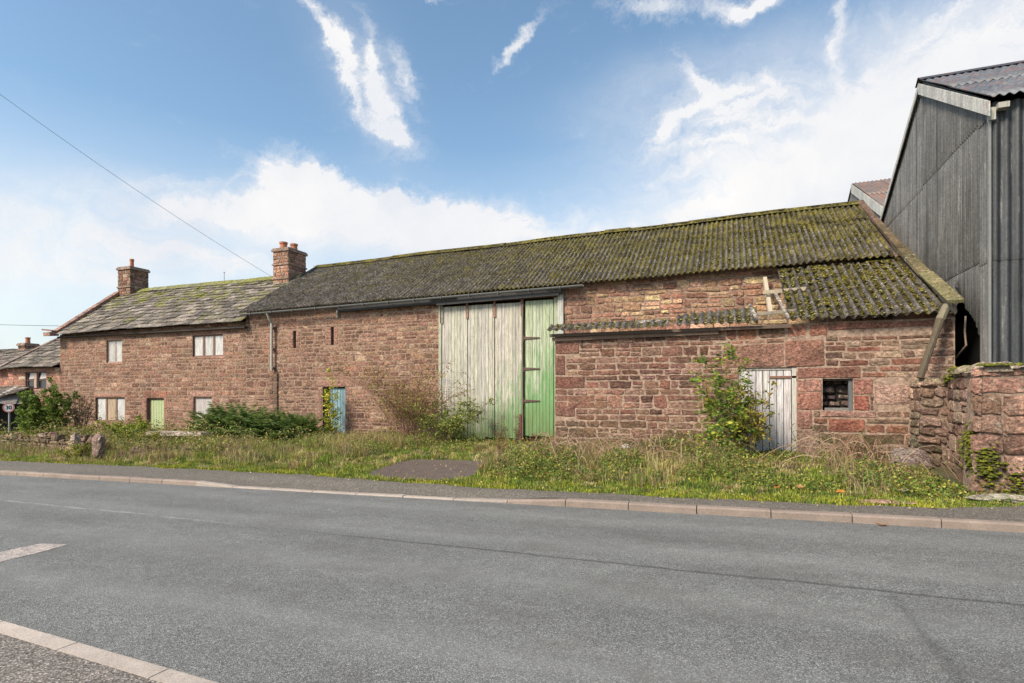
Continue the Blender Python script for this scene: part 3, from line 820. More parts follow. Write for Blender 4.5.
# quoins in the seam between house and barn, plus a water-stained pilaster below the downpipe
for gx, tx in ((bl+.02, .3), (br, -.3)):
    slab(mb, [(gx, YH+.02, -.8), (gx, 25, -.8), (gx, 25, beave(gx)), (gx, 20.8, bridge(gx)-.1), (gx, YH+.02, beave(gx))], (tx, 0, 0))
slab(mb, [(bl+.3, 24.7, -.8), (br-.3, 24.7, -.8), (br-.3, 24.7, 4.9), (bl+.3, 24.7, 4.9)], (0, .3, 0))
barn_wall = mb.build('wall', [M['stone'], M['mortar']], barn)
mb = MB()
rubble(mb, Frame((0, YH-.05, 0), (1, 0, 0), (0, 0, 1), (0, -1, 0)), -16.12, -15.72, -.3, 2.45, [], PAL_DARK, .12, .2, .2, .42, seed=77, pr=(.01, .02), split=.1)
mb.box(-16.1, -15.74, YH-.048, YH-.01, -.4, 2.43, (.2, .15, .12), 1)
mb.build('pilaster', [M['stone_damp'], M['mortar']], barn)
mb = MB()
blo = lambda x: (16.50, beave(x)); bhi = lambda x: (20.8, bridge(x))
corrugated(mb, bl-.05, 3.85, blo, bhi, pitch=.156, amp=.032, rows=3, seed=3, wob=.008, slip=.03)
corrugated(mb, bl-.05, 3.85, lambda x: (25.2, beave(x)-.1), lambda x: (20.85, bridge(x)-.01), rows=2, seed=4, spp=4)
broof = mb.build('roof', M['roof'], barn, smooth=True)
mb = MB(); x = bl+.05
while x < 3.8:
    b = min(x+random.uniform(.9, 1.1), 3.84); dz = random.uniform(-.015, .02); c = random.uniform(.7, 1.1)
    V = []
    for xx in (x, b-.012):
        z = bridge(xx)+.03+dz
        for (dy, h) in ((-.30, -.115), (-.16, -.02), (-.07, .06), (0, .085), (.07, .06), (.30, -.115)): V.append((xx, 20.82+dy, z+h))
    mb.add(V, [(i, i+6, i+7, i+1) for i in range(5)]+[(0, 1, 2, 3, 4, 5), (11, 10, 9, 8, 7, 6)], (c, .9, c)); x = b
mb.build('ridge_capping', M['roof'], broof, smooth=False)
mossy(broof, bl, 3.8, blo, bhi, 20000, 32, lambda x, t: .05+.45*t+.35*smooth01((x+9)/10)+(.8 if t > .97 else 0), .008, .028, yellow=.08)
mossy(broof, bl, 3.8, lambda x: (20.62, bridge(x)+.0), lambda x: (20.95, bridge(x)+.085), 1500, 33, lambda x, t: 1, .02, .045, name='ridge_moss')
# eaves: gutter, fascia, steel beam over the doors
mb = MB(); n = 8; gx = fr(bl+.1, -4.0, .6)
V = []
for x in gx:
    for k in range(n+1):
        a = math.pi*k/n; V.append((x, 16.44-.062*math.cos(a), beave(x)-.045-.062*math.sin(a)))
    for k in range(n, -1, -1):
        a = math.pi*k/n; V.append((x, 16.44-.055*math.cos(a), beave(x)-.045-.055*math.sin(a)))
w = 2*(n+1)
mb.add(V, [(i*w+k, i*w+(k+1) % w, (i+1)*w+(k+1) % w, (i+1)*w+k) for i in range(len(gx)-1) for k in range(w)], (.17, .17, .165))
x = bl+.6
while x < -4: mb.box(x, x+.03, 16.36, 16.52, beave(x)-.12, beave(x)-.03, (.10, .10, .10)); x += 1.0
gut = mb.build('gutter', M['plain'], barn)
mb = MB(); mb.tube([(-15.92, 16.44, beave(-16)-.1), (-15.92, 16.56, beave(-16)-.32), (-15.92, 16.66, beave(-16)-.45), (-15.92, 16.66, 2.5)], .048, 8, (.40, .37, .32))
for z in (4.1, 3.3, 2.6): mb.box(-16.0, -15.84, 16.62, 16.78, z, z+.05, (.2, .18, .16))
mb.build('downpipe', M['plain'], barn)
mb = MB()
mb.beam((-12.9, 16.66, beave(-12.9)-.13), (-4.7, 16.66, beave(-4.7)-.13), .12, .19, (.05, .048, .05))
mb.beam((-8.95, 16.60, 4.58), (-4.78, 16.60, 4.66), .05, .07, (.10, .09, .085))
mb.build('door_beam', M['plain'], barn)
mb = MB(); mb.box(-13.0, -12.95, 16.66, 16.78, 4.38, 4.6, (.38, .34, .30)); mb.build('bracket', M['iron'], barn)
# big sliding doors
FD = Frame((0, YH+.03, 0), (1, 0, 0), (0, 0, 1), (0, -1, 0))
dtop = 4.56
mb = MB()
for (a, b, q) in ((-8.88, -7.93, 0), (-7.93, -6.97, .01), (-6.97, -6.02, .004)):
    planks(mb, a+.01, b-.01, .16, dtop-.05, Frame((0, YH+.03-q, 0), (1, 0, 0), (0, 0, 1), (0, -1, 0)), .118, (.52, .48, .40), .10, gap=.002, ragged=.09)
mb.box(-8.9, -6.0, YH+.08, YH+.12, .25, 4.5, (.14, .13, .11))
door = mb.build('sliding_door', M['boards'], barn)
tag(door, 'silver grey planks with flaking green paint')
for (x, c) in ((-8.86, (.30, .26, .20)), (-7.93, (.25, .15, .11)), (-6.97, (.25, .15, .11)), (-6.03, (.22, .13, .10))):
    m_ = MB(); L = .48 if x > -8 else .6; m_.box(x-.045, x+.045, YH-.035, YH-.02, dtop-L, dtop+.05, c); m_.box(x-.02, x+.02, YH-.05, YH-.035, dtop-.1, dtop+.08, c)
    m_.build('hanger', M['iron'], door)
mb = MB(); planks(mb, -5.93, -5.02, .3, dtop-.02, FD, .115, (.46, .50, .34), .10, gap=.002, ragged=.05)
mb.box(-6.0, -4.95, YH+.08, YH+.1, .3, 4.5, (.12, .11, .09))
wk = mb.build('wicket_door', M['boards'], barn); tag(wk, 'green painted plank door leaf')
for z in (3.38, 2.42, 1.42, ):
    m_ = MB()
    m_.add([(-5.98, YH-.03, z-.045), (-5.45, YH-.03, z-.012), (-5.45, YH-.03, z+.012), (-5.98, YH-.03, z+.045), (-5.98, YH-.012, z-.045), (-5.45, YH-.012, z-.012), (-5.45, YH-.012, z+.012), (-5.98, YH-.012, z+.045)],
           [(0, 1, 2, 3), (0, 4, 5, 1), (1, 5, 6, 2), (2, 6, 7, 3), (3, 7, 4, 0)], (.12, .075, .06))
    m_.tube([(-5.985, YH-.035, z-.1), (-5.985, YH-.035, z+.1)], .018, 6, (.12, .075, .06)); m_.build('hinge', M['iron'], wk)
mb = MB(); mb.box(-5.0, -4.88, YH-.01, YH+.1, .15, 4.6, (.42, .44, .30)); mb.build('door_post', M['boards'], barn)
mb = MB(); mb.box(-8.97, -8.87, YH-.035, YH+.05, .1, 4.58, (.45, .44, .33)); mb.build('door_jamb', M['boards_plain'], barn)
mb = MB(); mb.box(-4.86, -4.68, YH-.075, YH-.035, 3.0, beave(-4.8)-.03, (.48, .47, .42)); mb.build('door_jamb', M['boards_plain'], barn)
mb = MB(); mb.box(-6.11, -6.04, YH-.07, YH-.03, .1, 1.0, (.15, .05, .04)); mb.box(-6.04, -5.99, YH-.05, YH-.03, .2, 4.4, (.14, .11, .07)); mb.build('door_rail', M['plain'], wk)
# blue door
mb = MB(); planks(mb, -13.46, -12.74, -.15, 1.84, Frame((0, YH+.12, 0), (1, 0, 0), (0, 0, 1), (0, -1, 0)), .12, (.24, .37, .43), .14)
d = mb.build('door', M['boards_plain'], barn); tag(d, 'flaking blue plank door')
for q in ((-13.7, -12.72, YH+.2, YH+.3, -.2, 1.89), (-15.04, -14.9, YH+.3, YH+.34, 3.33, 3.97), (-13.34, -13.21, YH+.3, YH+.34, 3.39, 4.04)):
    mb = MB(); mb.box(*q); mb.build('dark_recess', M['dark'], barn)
chimney(barn, -18.27, -17.45, 19.2, 20.3, 5.6, 7.86, [(-18.02, 19.55, .36, .175), (-17.72, 19.85, .33, .165)], bands=(6.55, 7.15), pal=[(.40,.20,.13),(.36,.19,.13),(.42,.25,.17),(.44,.28,.2)], seed=51)
# concrete skew down the right verge of barn and lean-to
mb = MB()
pts = [(3.93, 20.9, 7.78), (3.97, 18.8, 6.52), (4.02, 16.6, 5.22), (4.08, 15.0, 4.28), (4.14, 13.42, 3.42)]
for i in range(4):
    mb.beam(pts[i], pts[i+1], .16+.035*i, .07, [(.11,.07,.05), (.11,.085,.045), (.12,.105,.05), (.17,.16,.075)][i], up=(0, -.5, .85), jit=.015)
mb.build('verge_coping', M['stone_old'], barn)

# ---------------- outbuilding with the lean-to roof
ol, orr, YO = -4.08, 4.25, 13.8
out = empty('lean_to_outbuilding', (0, 14.5, .1), 'low red sandstone outbuilding with half its corrugated roof missing, leaning on the barn', 'outbuilding')
FO = Frame((0, YO, 0), (1, 0, 0), (0, 0, 1), (0, -1, 0))
O_d = (.22, 1.40, .05, 2.21); O_w = (1.90, 2.47, 1.27, 1.95)
sol = [(-.12, 1.16, 2.21, 2.74, (.32,.17,.125)), (1.16, 1.95, 2.21, 2.80, (.30,.145,.105)), (1.40, 2.62, 1.95, 2.21, (.31,.14,.10)),
       (1.40, 1.90, 1.27, 1.66, (.33,.15,.11)), (1.40, 1.90, 1.66, 1.95, (.36,.185,.14)), (1.40, 1.72, .85, 1.27, (.37,.19,.15)), (1.40, 1.86, .3, .85, (.36,.24,.19)),
       (2.47, 2.85, 1.60, 1.95, (.37,.17,.13)), (2.47, 2.78, 1.27, 1.60, (.34,.12,.085)), (1.86, 2.90, 1.12, 1.27, (.40,.23,.18)), (2.0, 2.7, .8, 1.1, (.36,.13,.09)),
       (2.85, 3.75, 1.40, 1.82, (.42,.27,.21)), (-4.08, -3.45, 2.62, 2.95, (.22,.10,.08)), (-4.08, -3.3, 1.75, 2.08, (.19,.08,.062)), (-4.08, -3.8, 2.1, 2.6, (.21,.095,.08)), (-4.08, -3.55, 1.05, 1.35, (.18,.08,.066)),
       (2.0, 3.9, 2.98, 3.14, (.34,.15,.11))]
mb = MB()
otop = lambda u: 3.16 if u > 1.2 else 3.12
backing(mb, FO, ol, orr, -.3, otop, [O_d, O_w], .3, col=(.36, .25, .185))
rubble(mb, FO, ol, orr, -.1, otop, [O_d, O_w], None, .11, .27, .14, .80, gap=.022, pr=(.004, .020), split=.34, warp=.05, jit=.026, solids=sol, seed=14,
       palf=lambda u, v: (PAL_OUT if u < -.3 else PAL_OUTR))
# return walls
rubble(mb, Frame((orr, YO, 0), (0, 1, 0), (0, 0, 1), (1, 0, 0)), 0, 3.0, -.1, lambda u: 3.1+.5*u, [], PAL_OUTR, .17, .28, .25, .6, seed=15)
slab(mb, [(orr, YO+.01, -.3), (orr, YH, -.3), (orr, YH, 4.75), (orr, YO+.01, 3.14)], (-.35, 0, 0))
rubble(mb, Frame((ol, YH, 0), (0, -1, 0), (0, 0, 1), (-1, 0, 0)), 0, 3.0, -.1, lambda u: 3.02, [], PAL_OUT, .17, .28, .25, .6, seed=16)
slab(mb, [(ol, YO+.01, -.3), (ol, YH, -.3), (ol, YH, 3.0), (ol, YO+.01, 3.0)], (.35, 0, 0))
# wall head
mb.box(ol+.01, orr-.01, YO+.006, YO+.42, 2.9, 3.10, (.3, .22, .17), 1)
mb.build('wall', [M['stone_damp'], M['mortar']], out)
olo = lambda x: (13.55, 3.19+.004*x); ohi = lambda x: (16.74, beave(x)+.0)
mb = MB()
corrugated(mb, 1.22, 4.12, olo, ohi, pitch=.186, amp=.040, rows=2, seed=8, wob=.018, slip=.035, sheet_w=.97)
lr = mb.build('roof', M['roof'], out, smooth=True)
mossy(lr, 1.25, 4.1, lambda x: (13.55, 3.215), lambda x: (16.74, beave(x)+.025), 9000, 34, lambda x, t: .35+.6*smooth01((x-1.5)/1.5)*(1-abs(t-.5)), .014, .042, yellow=.16)
mb = MB()      # the remaining bottom sheets on the left, one end cracked off and white
k1 = .155
lo2 = lambda x: (13.52, 3.17+.01*gs(x, 1.5, 6))
corrugated(mb, ol-.12, -1.28, lo2, lambda x: (13.52+.36, 3.17+.20), pitch=.17, amp=.020, rows=1, seed=9, wob=.012, slip=.05, sheet_w=.95)
corrugated(mb, -1.12, .62, lo2, lambda x: (13.52+.55+.2*(x+1.1), 3.17+.31+.11*(x+1.1)), pitch=.18, amp=.028, rows=1, seed=10, wob=.02, slip=.05, sheet_w=.88)
ls = mb.build('roof', M['roof'], out, smooth=True); tag(ls, 'remaining strip of corrugated roof sheets along the eaves')
mossy(ls, ol, .5, lo2, lambda x: (13.86, 3.38), 800, 35, lambda x, t: .8, .012, .034, yellow=.12)
mb = MB()
for (a, b, w_) in (((.60, 13.50, 3.235), (.47, 14.28, 3.70), .07), ((1.22, 13.5, 3.24), (1.05, 14.7, 3.98), .06)): mb.beam(a, b, w_, .02, (2.6, 0, 2.6), up=(0, -.5, .85), jit=.01); mb.build('broken_edge', M['roof'], ls); mb = MB()
mb.beam((-2.0, 13.75, 3.33), (-1.45, 13.8, 3.37), .10, .02, (2.6, 0, 2.6), up=(0, -.5, .85), jit=.015)
mb.build('broken_edge', M['roof'], ls)
# exposed timbers
W1, W2 = (.36, .29, .20), (.30, .22, .15)
tm = [((.42, 14.0, 3.42), (1.42, 14.0, 3.47), .08, .07, (.24,.20,.15)), ((.80, 15.2, 4.10), (1.75, 15.2, 4.13), .08, .09, W1), ((.92, 14.2, 3.40), (.92, 16.6, 4.72), .09, .07, (.48,.40,.29)),
      ((-.4, 15.2, 4.02), (.0, 15.2, 4.0), .07, .07, W2)]
tm = tm[:3]
for (a, b, w_, h_, c) in tm:
    mb = MB(); mb.beam(a, b, w_, h_, c, jit=.008); mb.build('rafter' if a[0] == b[0] else 'purlin', M['wood'], out)
mb = MB(); mb.beam((ol-.1, YO-.10, 3.085), (1.25, YO-.10, 3.10), .09, .07, (.12, .085, .065), jit=.006); mb.beam((ol-.05, YO-.06, 2.99), (-.2, YO-.06, 3.03), .05, .09, (.18, .12, .09), jit=.006)
mb.build('wall_plate', M['wood'], out)
mb = MB(); planks(mb, O_d[0]+.05, O_d[1]-.10, .12, 2.15, Frame((0, YO+.075, 0), (1, 0, 0), (0, 0, 1), (0, -1, 0)), .145, (.62, .57, .54), .08, ragged=.12)
dd = mb.build('door', M['boards_plain'], out); tag(dd, 'bleached whitish plank door')
mb = MB(); mb.box(.86, 1.42, YO+.02, YO+.045, 1.97, 2.02, (.20, .10, .07)); mb.tube([(1.41, YO+.02, 1.9), (1.41, YO+.02, 2.1)], .02, 6, (.2, .1, .07)); mb.build('hinge', M['iron'], dd)
mb = MB(); mb.box(O_d[0], O_d[0]+.05, YO+.03, YO+.13, .05, 2.2, (.42, .38, .34)); mb.box(O_d[1]-.09, O_d[1], YO+.02, YO+.13, .05, 2.2, (.50, .46, .40)); mb.box(O_d[0]+.05, O_d[1]-.09, YO+.03, YO+.13, 2.15, 2.2, (.35, .30, .26))
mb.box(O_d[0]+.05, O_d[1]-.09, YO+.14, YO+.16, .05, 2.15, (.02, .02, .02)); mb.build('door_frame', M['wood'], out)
mb = MB(); rubble(mb, Frame((0, YO+.30, 0), (1, 0, 0), (0, 0, 1), (0, -1, 0)), 1.85, 2.5, 1.2, 2.0, [], [(.10,.065,.055),(.14,.09,.075),(.07,.05,.045)], .1, .22, .12, .34, gap=.035, warp=.05, jit=.05, pr=(.02, .10), seed=61, split=.2)
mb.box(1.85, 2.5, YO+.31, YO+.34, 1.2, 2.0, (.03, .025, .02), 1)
wn = mb.build('window', [M['stone_old'], M['mortar']], out); tag(wn, 'small square window opening blocked with loose stones')
mb = MB(); mb.box(2.40, 2.47, YO+.06, YO+.14, 1.27, 1.95, (.13, .135, .14)); mb.box(1.95, 2.40, YO+.06, YO+.14, 1.27, 1.325, (.20, .185, .17)); mb.box(1.9, 2.4, YO+.06, YO+.14, 1.91, 1.95, (.12, .1, .09)); mb.build('frame', M['wood'], wn)
mb = MB(); mb.tube([(-3.4, YO-.05, 3.08), (-3.4, YO-.05, 2.80)], .014, 6, (.10, .07, .06)); mb.build('iron_bar', M['iron'], out)

# leaning prop
mb = MB(); mb.tube([(4.05, 13.56, 3.38), (3.93, 13.53, 3.1), (3.78, 13.42, 2.68), (3.66, 13.36, 2.35), (3.53, 13.3, 1.93)], [.066, .075, .062, .068, .06], 8, (.105, .08, .052))
mb.tube([(4.05, 13.56, 3.38), (3.93, 13.53, 3.1)], [.07, .08], 7, (.21, .18, .12))
tag(mb.build('timber_prop', M['wood']), 'rough mossy timber prop leaning against the top right corner of the outbuilding', 'timber prop')

# ---------------- corrugated shed at the right
XS_ = 4.6
shed = empty('corrugated_shed', (8, 17, .1), 'tall grey corrugated iron shed with pale bargeboard at the right edge', 'shed')
YF, YA, YB = 13.1, 17.0, 20.9
def shedtop(y): return 7.12+(9.46-7.12)*(1-abs(y-YA)/(YA-YF))
HOLE = [(13.58, -1), (13.58, 2.57), (13.86, 2.95), (14.38, 3.32), (14.82, 3.95), (15.3, 3.2), (15.9, 2.6), (16.6, 2.2), (17, -1)]
def holez(y):
    if y < 13.58 or y > 17: return None
    for (a, za), (b, zb) in zip(HOLE[1:], HOLE[2:]):
        if a <= y <= b: return za+(zb-za)*(y-a)/max(1e-6, b-a)+.05*gs(y, 9, 2)
    return None
def ribbed(mb, pts_fn, s0, s1, zb, zt, pitch, amp, seams, mi=0, normal_sign=1, hole=None, spp=8, sheet_w=.76):
    """upright corrugated sheeting; pts_fn(s, d) gives (x,y) at distance s with outward offset d"""
    n = int((s1-s0)/pitch*spp); lev = [zb]+list(seams)+[99]
    for li in range(len(lev)-1):
        V = []; F = []; cs = []; last = None; tc = 1
        for i in range(n+1):
            s = s0+(s1-s0)*i/n; top_ = min(zt(s), lev[li+1]+.06); bot = lev[li]
            hz = hole(s) if hole else None
            if hz is not None: bot = max(bot, hz)
            if top_ <= bot+.01: last = None; continue
            d = amp*math.sin(2*math.pi*s/pitch)+.013*li+.012*gs2(s, li*3, .8, 4)
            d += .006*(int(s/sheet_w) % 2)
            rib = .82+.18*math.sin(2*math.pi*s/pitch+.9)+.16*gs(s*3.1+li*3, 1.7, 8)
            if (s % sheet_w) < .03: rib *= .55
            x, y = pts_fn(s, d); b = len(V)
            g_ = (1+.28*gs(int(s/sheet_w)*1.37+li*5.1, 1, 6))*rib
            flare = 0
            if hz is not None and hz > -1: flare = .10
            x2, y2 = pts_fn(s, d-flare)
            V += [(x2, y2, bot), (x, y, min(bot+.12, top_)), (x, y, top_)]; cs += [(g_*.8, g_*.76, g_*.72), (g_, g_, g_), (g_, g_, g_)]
            if last is not None: F += [(last, b, b+1, last+1), (last+1, b+1, b+2, last+2)]
            last = b
        base = mb.n; mb.v.extend(V); mb.n += len(V); mb.f.extend([tuple(base+k for k in f) for f in F]); mb.c.extend(cs); mb.m.extend([mi]*len(F))
mb = MB()
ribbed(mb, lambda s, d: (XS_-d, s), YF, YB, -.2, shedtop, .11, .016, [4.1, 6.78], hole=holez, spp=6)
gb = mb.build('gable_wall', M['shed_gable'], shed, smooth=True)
mb = MB()
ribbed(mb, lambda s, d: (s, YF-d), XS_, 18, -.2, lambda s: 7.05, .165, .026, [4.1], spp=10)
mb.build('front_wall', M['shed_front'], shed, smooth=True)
mb = MB()
ribbed(mb, lambda s, d: (s, YB+d), XS_, 18, -.2, lambda s: 7.05, .165, .02, [4.1], spp=4); ribbed(mb, lambda s, d: (18+d, s), YF, YB, -.2, shedtop, .165, .02, [4.1], spp=4)
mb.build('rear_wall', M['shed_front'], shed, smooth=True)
mb = MB(); mb.box(5.3, 5.4, YF+.1, YB-.1, -.2, 6.9, (.02, .02, .02)); mb.build('inner_shade_sheet', M['dark'], shed)  # black sheet behind the hole, its colour standing in for the unlit inside
mb = MB()
corrugated(mb, XS_-.12, 18.2, lambda x: (YF-.22, 7.05), lambda x: (YA, 9.50), pitch=.15, amp=.022, rows=2, seed=18, wob=.006, slip=.02, mi=0, valley=False)
corrugated(mb, XS_-.12, 18.2, lambda x: (YB+.22, 7.05), lambda x: (YA, 9.50), pitch=.15, amp=.022, rows=2, seed=19, wob=.006, slip=.02, spp=4, valley=False)
mb.add([(XS_-.14, YA-.22, 9.43), (18.2, YA-.22, 9.43), (18.2, YA, 9.58), (XS_-.14, YA, 9.58), (18.2, YA+.22, 9.43), (XS_-.14, YA+.22, 9.43)], [(0, 1, 2, 3), (3, 2, 4, 5)], (.5, .45, .45))
mb.build('roof', M['shed_roof'], shed, smooth=True)
mb = MB()
for (a, b, w_) in (((XS_-.13, YF-.24, 6.99), (XS_-.13, YA, 9.43), .27), ((XS_-.13, YA, 9.43), (XS_-.13, YB+.24, 6.99), .16)):
    A, B = Vector(a), Vector(b)
    mb.add([tuple(A), tuple(B), tuple(B-Vector((0, 0, w_))), tuple(A-Vector((0, 0, w_)))]+[tuple(p+Vector((.025, 0, 0))) for p in (A, B, B-Vector((0, 0, w_)), A-Vector((0, 0, w_)))],
           [(0, 1, 2, 3), (7, 6, 5, 4), (0, 4, 5, 1), (3, 2, 6, 7), (0, 3, 7, 4), (1, 5, 6, 2)])
mb.build('bargeboard', M['barge'], shed)
mb = MB(); mb.box(XS_-.06, XS_+.03, YF-.10, YF+.04, 6.70, 6.93, (.42, .40, .34)); mb.box(XS_+.03, XS_+.2, YF-.2, YF-.04, 6.86, 6.96, (.35, .33, .29)); mb.build('eaves_bracket', M['wood'], shed)
mb = MB(); mb.beam((XS_-.05, YF-.05, 0), (XS_-.05, YF-.05, 6.7), .04, .04, (.20, .20, .19), jit=.003); mb.build('corner_trim', M['plain'], shed)
mb = MB(); 
for (a, b) in (((4.52, 14.1, 3.2), (4.46, 13.95, 2.9)), ((4.46, 13.95, 2.9), (4.50, 14.0, 2.6)), ((4.50, 14.0, 2.6), (4.42, 14.35, 2.35))): mb.beam(a, b, .03, .02, (.30, .22, .17))
mb.build('torn_strip', M['plain'], shed)

shed2 = empty('far_shed', (9, 27, .1), 'smaller shed behind with a rusty orange corrugated roof and white bargeboard', 'shed')
X2 = 4.95; sh2 = lambda y: 7.78+(10.4-7.78)*(1-abs(y-27.4)/5.2)
mb = MB(); ribbed(mb, lambda s, d: (X2-d, s), 22.2, 32.6, -.2, sh2, .09, .01, [4.1, 6.8, 8.6], spp=5); mb.build('gable_wall', M['shed_gable'], shed2, smooth=True)
mb = MB(); ribbed(mb, lambda s, d: (s, 22.2-d), X2, 16, -.2, lambda s: 7.8, .16, .02, [4.1], spp=4); ribbed(mb, lambda s, d: (s, 32.6+d), X2, 16, -.2, lambda s: 7.8, .16, .02, [4.1], spp=4); ribbed(mb, lambda s, d: (16+d, s), 22.2, 32.6, -.2, sh2, .16, .02, [4.1], spp=4); mb.build('front_wall', M['shed_front'], shed2, smooth=True)
mb = MB(); corrugated(mb, X2-.1, 16.2, lambda x: (21.9, 7.72), lambda x: (27.4, 10.48), pitch=.15, amp=.022, rows=2, seed=28, mi=0, valley=False)
corrugated(mb, X2-.1, 16.2, lambda x: (32.9, 7.72), lambda x: (27.4, 10.48), pitch=.15, amp=.022, rows=2, seed=29, spp=4, valley=False)
mb.build('roof', M['rust_roof'], shed2, smooth=True)
mb = MB(); A, B = Vector((X2-.12, 21.85, 7.72)), Vector((X2-.12, 27.4, 10.46)); dz = Vector((0, 0, .36)); e = Vector((.03, 0, 0))
mb.add([tuple(p) for p in (A, B, B-dz, A-dz, A+e, B+e, B-dz+e, A-dz+e)], [(0, 1, 2, 3), (7, 6, 5, 4), (0, 4, 5, 1), (3, 2, 6, 7), (0, 3, 7, 4), (1, 5, 6, 2)])
mb.build('bargeboard', M['barge'], shed2)

# ---------------- boundary wall at the right
bw = empty('boundary_wall', (6, 11.5, .1), 'rough mossy sandstone boundary wall end at the right roadside', 'stone wall')
mb = MB()
fF = Frame((0, 10.3, 0), (1, 0, 0), (0, .02, 1), (0, -1, 0))
xl = lambda v: 3.50+.08*v
rubble(mb, fF, 3.375, 12, -.1, lambda u: 2.0+.02*gs(u, 2), [], [(.34,.20,.145),(.28,.155,.115),(.38,.25,.19),(.24,.13,.10),(.31,.18,.14)], .19, .33, .38, .95, gap=.022, pr=(.02, .045), split=.10, warp=.02, jit=.018, seed=71, round_=.12)
fL = Frame((4.08, 13.95, 0), (-.17, -.985, 0), (.02, 0, 1), (-.985, .17, 0))
ltop = lambda u: 1.62+.40*smooth01(u/1.1)+.03*gs(u, 4, 2)
rubble(mb, fL, 0, 3.74, -.1, ltop, [], [(.34,.22,.16),(.28,.16,.12),(.38,.27,.20),(.24,.14,.10),(.31,.2,.15)], .16, .34, .28, .8, gap=.022, pr=(.012, .045), split=.2, warp=.04, jit=.03, seed=72, round_=.15)
slab(mb, [(3.44, 10.33, -.3), (12, 10.33, -.3), (12, 10.33, 1.97), (3.52, 10.33, 1.97)], (0, .55, 0), (.28, .20, .15))
slab(mb, [(3.485, 10.4, -.3), (4.09, 13.9, -.3), (4.11, 13.9, 1.55), (3.93, 12.8, 1.9), (3.51, 10.4, 1.95)], (.6, 0, 0), (.26, .19, .14))
rb = [(.24,.15,.11),(.18,.11,.085),(.30,.2,.15),(.21,.17,.11)]
rubble(mb, Frame((3.46, 13.28, 0), (1, 0, 0), (.03, 0, 1), (0, -1, 0)), 0, .75, -.1, lambda u: 1.86+.05*gs(u, 5, 3), [], rb, .14, .26, .18, .4, gap=.03, pr=(.02, .07), warp=.03, jit=.03, seed=73, round_=.3)
rubble(mb, Frame((3.46, 13.8, 0), (0, -1, 0), (.03, 0, 1), (-1, 0, 0)), 0, .55, -.1, lambda u: 1.86, [], rb, .14, .26, .18, .4, gap=.03, pr=(.02, .06), warp=.03, jit=.03, seed=74, round_=.3)
slab(mb, [(3.47, 13.29, -.3), (4.2, 13.29, -.3), (4.22, 13.29, 1.84), (3.52, 13.29, 1.84)], (0, .5, 0), (.24, .17, .13))
stone(mb, Frame((3.5, 13.5, 1.83), (1, 0, 0), (0, 1, 0), (0, 0, 1)), 0, .40, -.24, .28, (.20, .16, .10), .09, .03, inset=.05)
stone(mb, Frame((3.92, 13.5, 1.85), (1, 0, 0), (0, 1, 0), (0, 0, 1)), 0, .3, -.22, .28, (.16, .12, .08), .16, .03, inset=.05)
random.seed(5)
x = 3.47   # cope stones
while x < 12:
    w_ = random.uniform(.28, .55); c = random.choice([(.30,.22,.17),(.22,.14,.11),(.36,.29,.22)])
    stone(mb, Frame((0, 10.58, 1.955), (1, 0, 0), (0, 1, 0), (0, 0, 1)), x, x+w_-.02, -.32, .3, c, random.uniform(.06, .11), .02, inset=.05); x += w_
y = 10.6
while y < 13.8:
    w_ = random.uniform(.25, .42); c = random.choice([(.30,.24,.18),(.20,.14,.11),(.26,.22,.12)])
    stone(mb, Frame((3.77+.1726*(y-10.3), y, ltop(13.95-y)-.03), (0, 1, 0), (-1, 0, 0), (0, 0, 1)), 0, w_-.02, -.3, .33, c, random.uniform(.06, .12), .03, inset=.05); y += w_
mb.build('wall', [M['stone_old'], M['mortar']], bw, smooth=False)
pts = []; sz = []; cs = []
for _ in range(2600):
    s = random.random()
    if s < .5:
        z = random.gauss(.74, .15); y = 10.34+abs(random.gauss(0, .42)); pts.append((3.45+.1726*(y-10.3)-.03+random.uniform(-.03, .03), y, z))
    elif s < .58: pts.append((random.uniform(3.43, 3.68), 10.25+random.uniform(-.02, .02), random.gauss(.6, .12)))
    elif s < .8: y = random.uniform(12.2, 13.7); pts.append((3.45+.1726*(y-10.3)+random.uniform(-.05, .4), y, ltop(13.95-y)+random.uniform(-.14, .07)))
    else: pts.append((random.uniform(3.45, 4.2), 10.26+random.uniform(-.02, .1), random.choice([2.03, random.uniform(.1, .6)])))
    sz.append(random.uniform(.015, .045)); cs.append(random.choice([(.12,.13,.015),(.19,.19,.02),(.09,.10,.02),(.07,.06,.03)]))
tag(lumps('moss', pts, sz, cs, bw, M['moss'], .9), kind='stuff')

RK = 1
def rock(name, loc, size, col, label, cat='rock', seed=1, mat=None, group=None):
    mb = MB(); st = random.getstate(); random.seed(seed)
    n, mm = 16, 9; V = []; F = []
    for j in range(mm+1):
        ph = math.pi*j/mm
        for i in range(n):
            a = 2*math.pi*i/n; d = Vector((math.sin(ph)*math.cos(a), math.sin(ph)*math.sin(a), math.cos(ph)))
            r = 1+.28*mnoise.noise(d*1.6+Vector((seed*3.1, 0, 0)))+.14*mnoise.noise(d*4+Vector((0, seed*2.3, 0)))
            V.append((loc[0]+d.x*r*size[0], loc[1]+d.y*r*size[1], loc[2]+max(-.5, d.z*r)*size[2]))
    for j in range(mm):
        for i in range(n): F.append((j*n+i, j*n+(i+1) % n, (j+1)*n+(i+1) % n, (j+1)*n+i))
    mb.add(V, F, col); random.setstate(st)
    o = mb.build(name, mat or M['stone_old']); tag(o, label, cat, group); return o
rock('boulder', (3.28, 12.95, .32), (.38, .3, .27), (.30, .23, .22), 'grey mauve boulder in the grass below the outbuilding corner', 'boulder', 3)
rock('fallen_stone', (3.55, 13.45, .35), (.3, .22, .22), (.33, .22, .17), 'mossy fallen block lying in the angle between outbuilding and boundary wall', 'stone', 11)
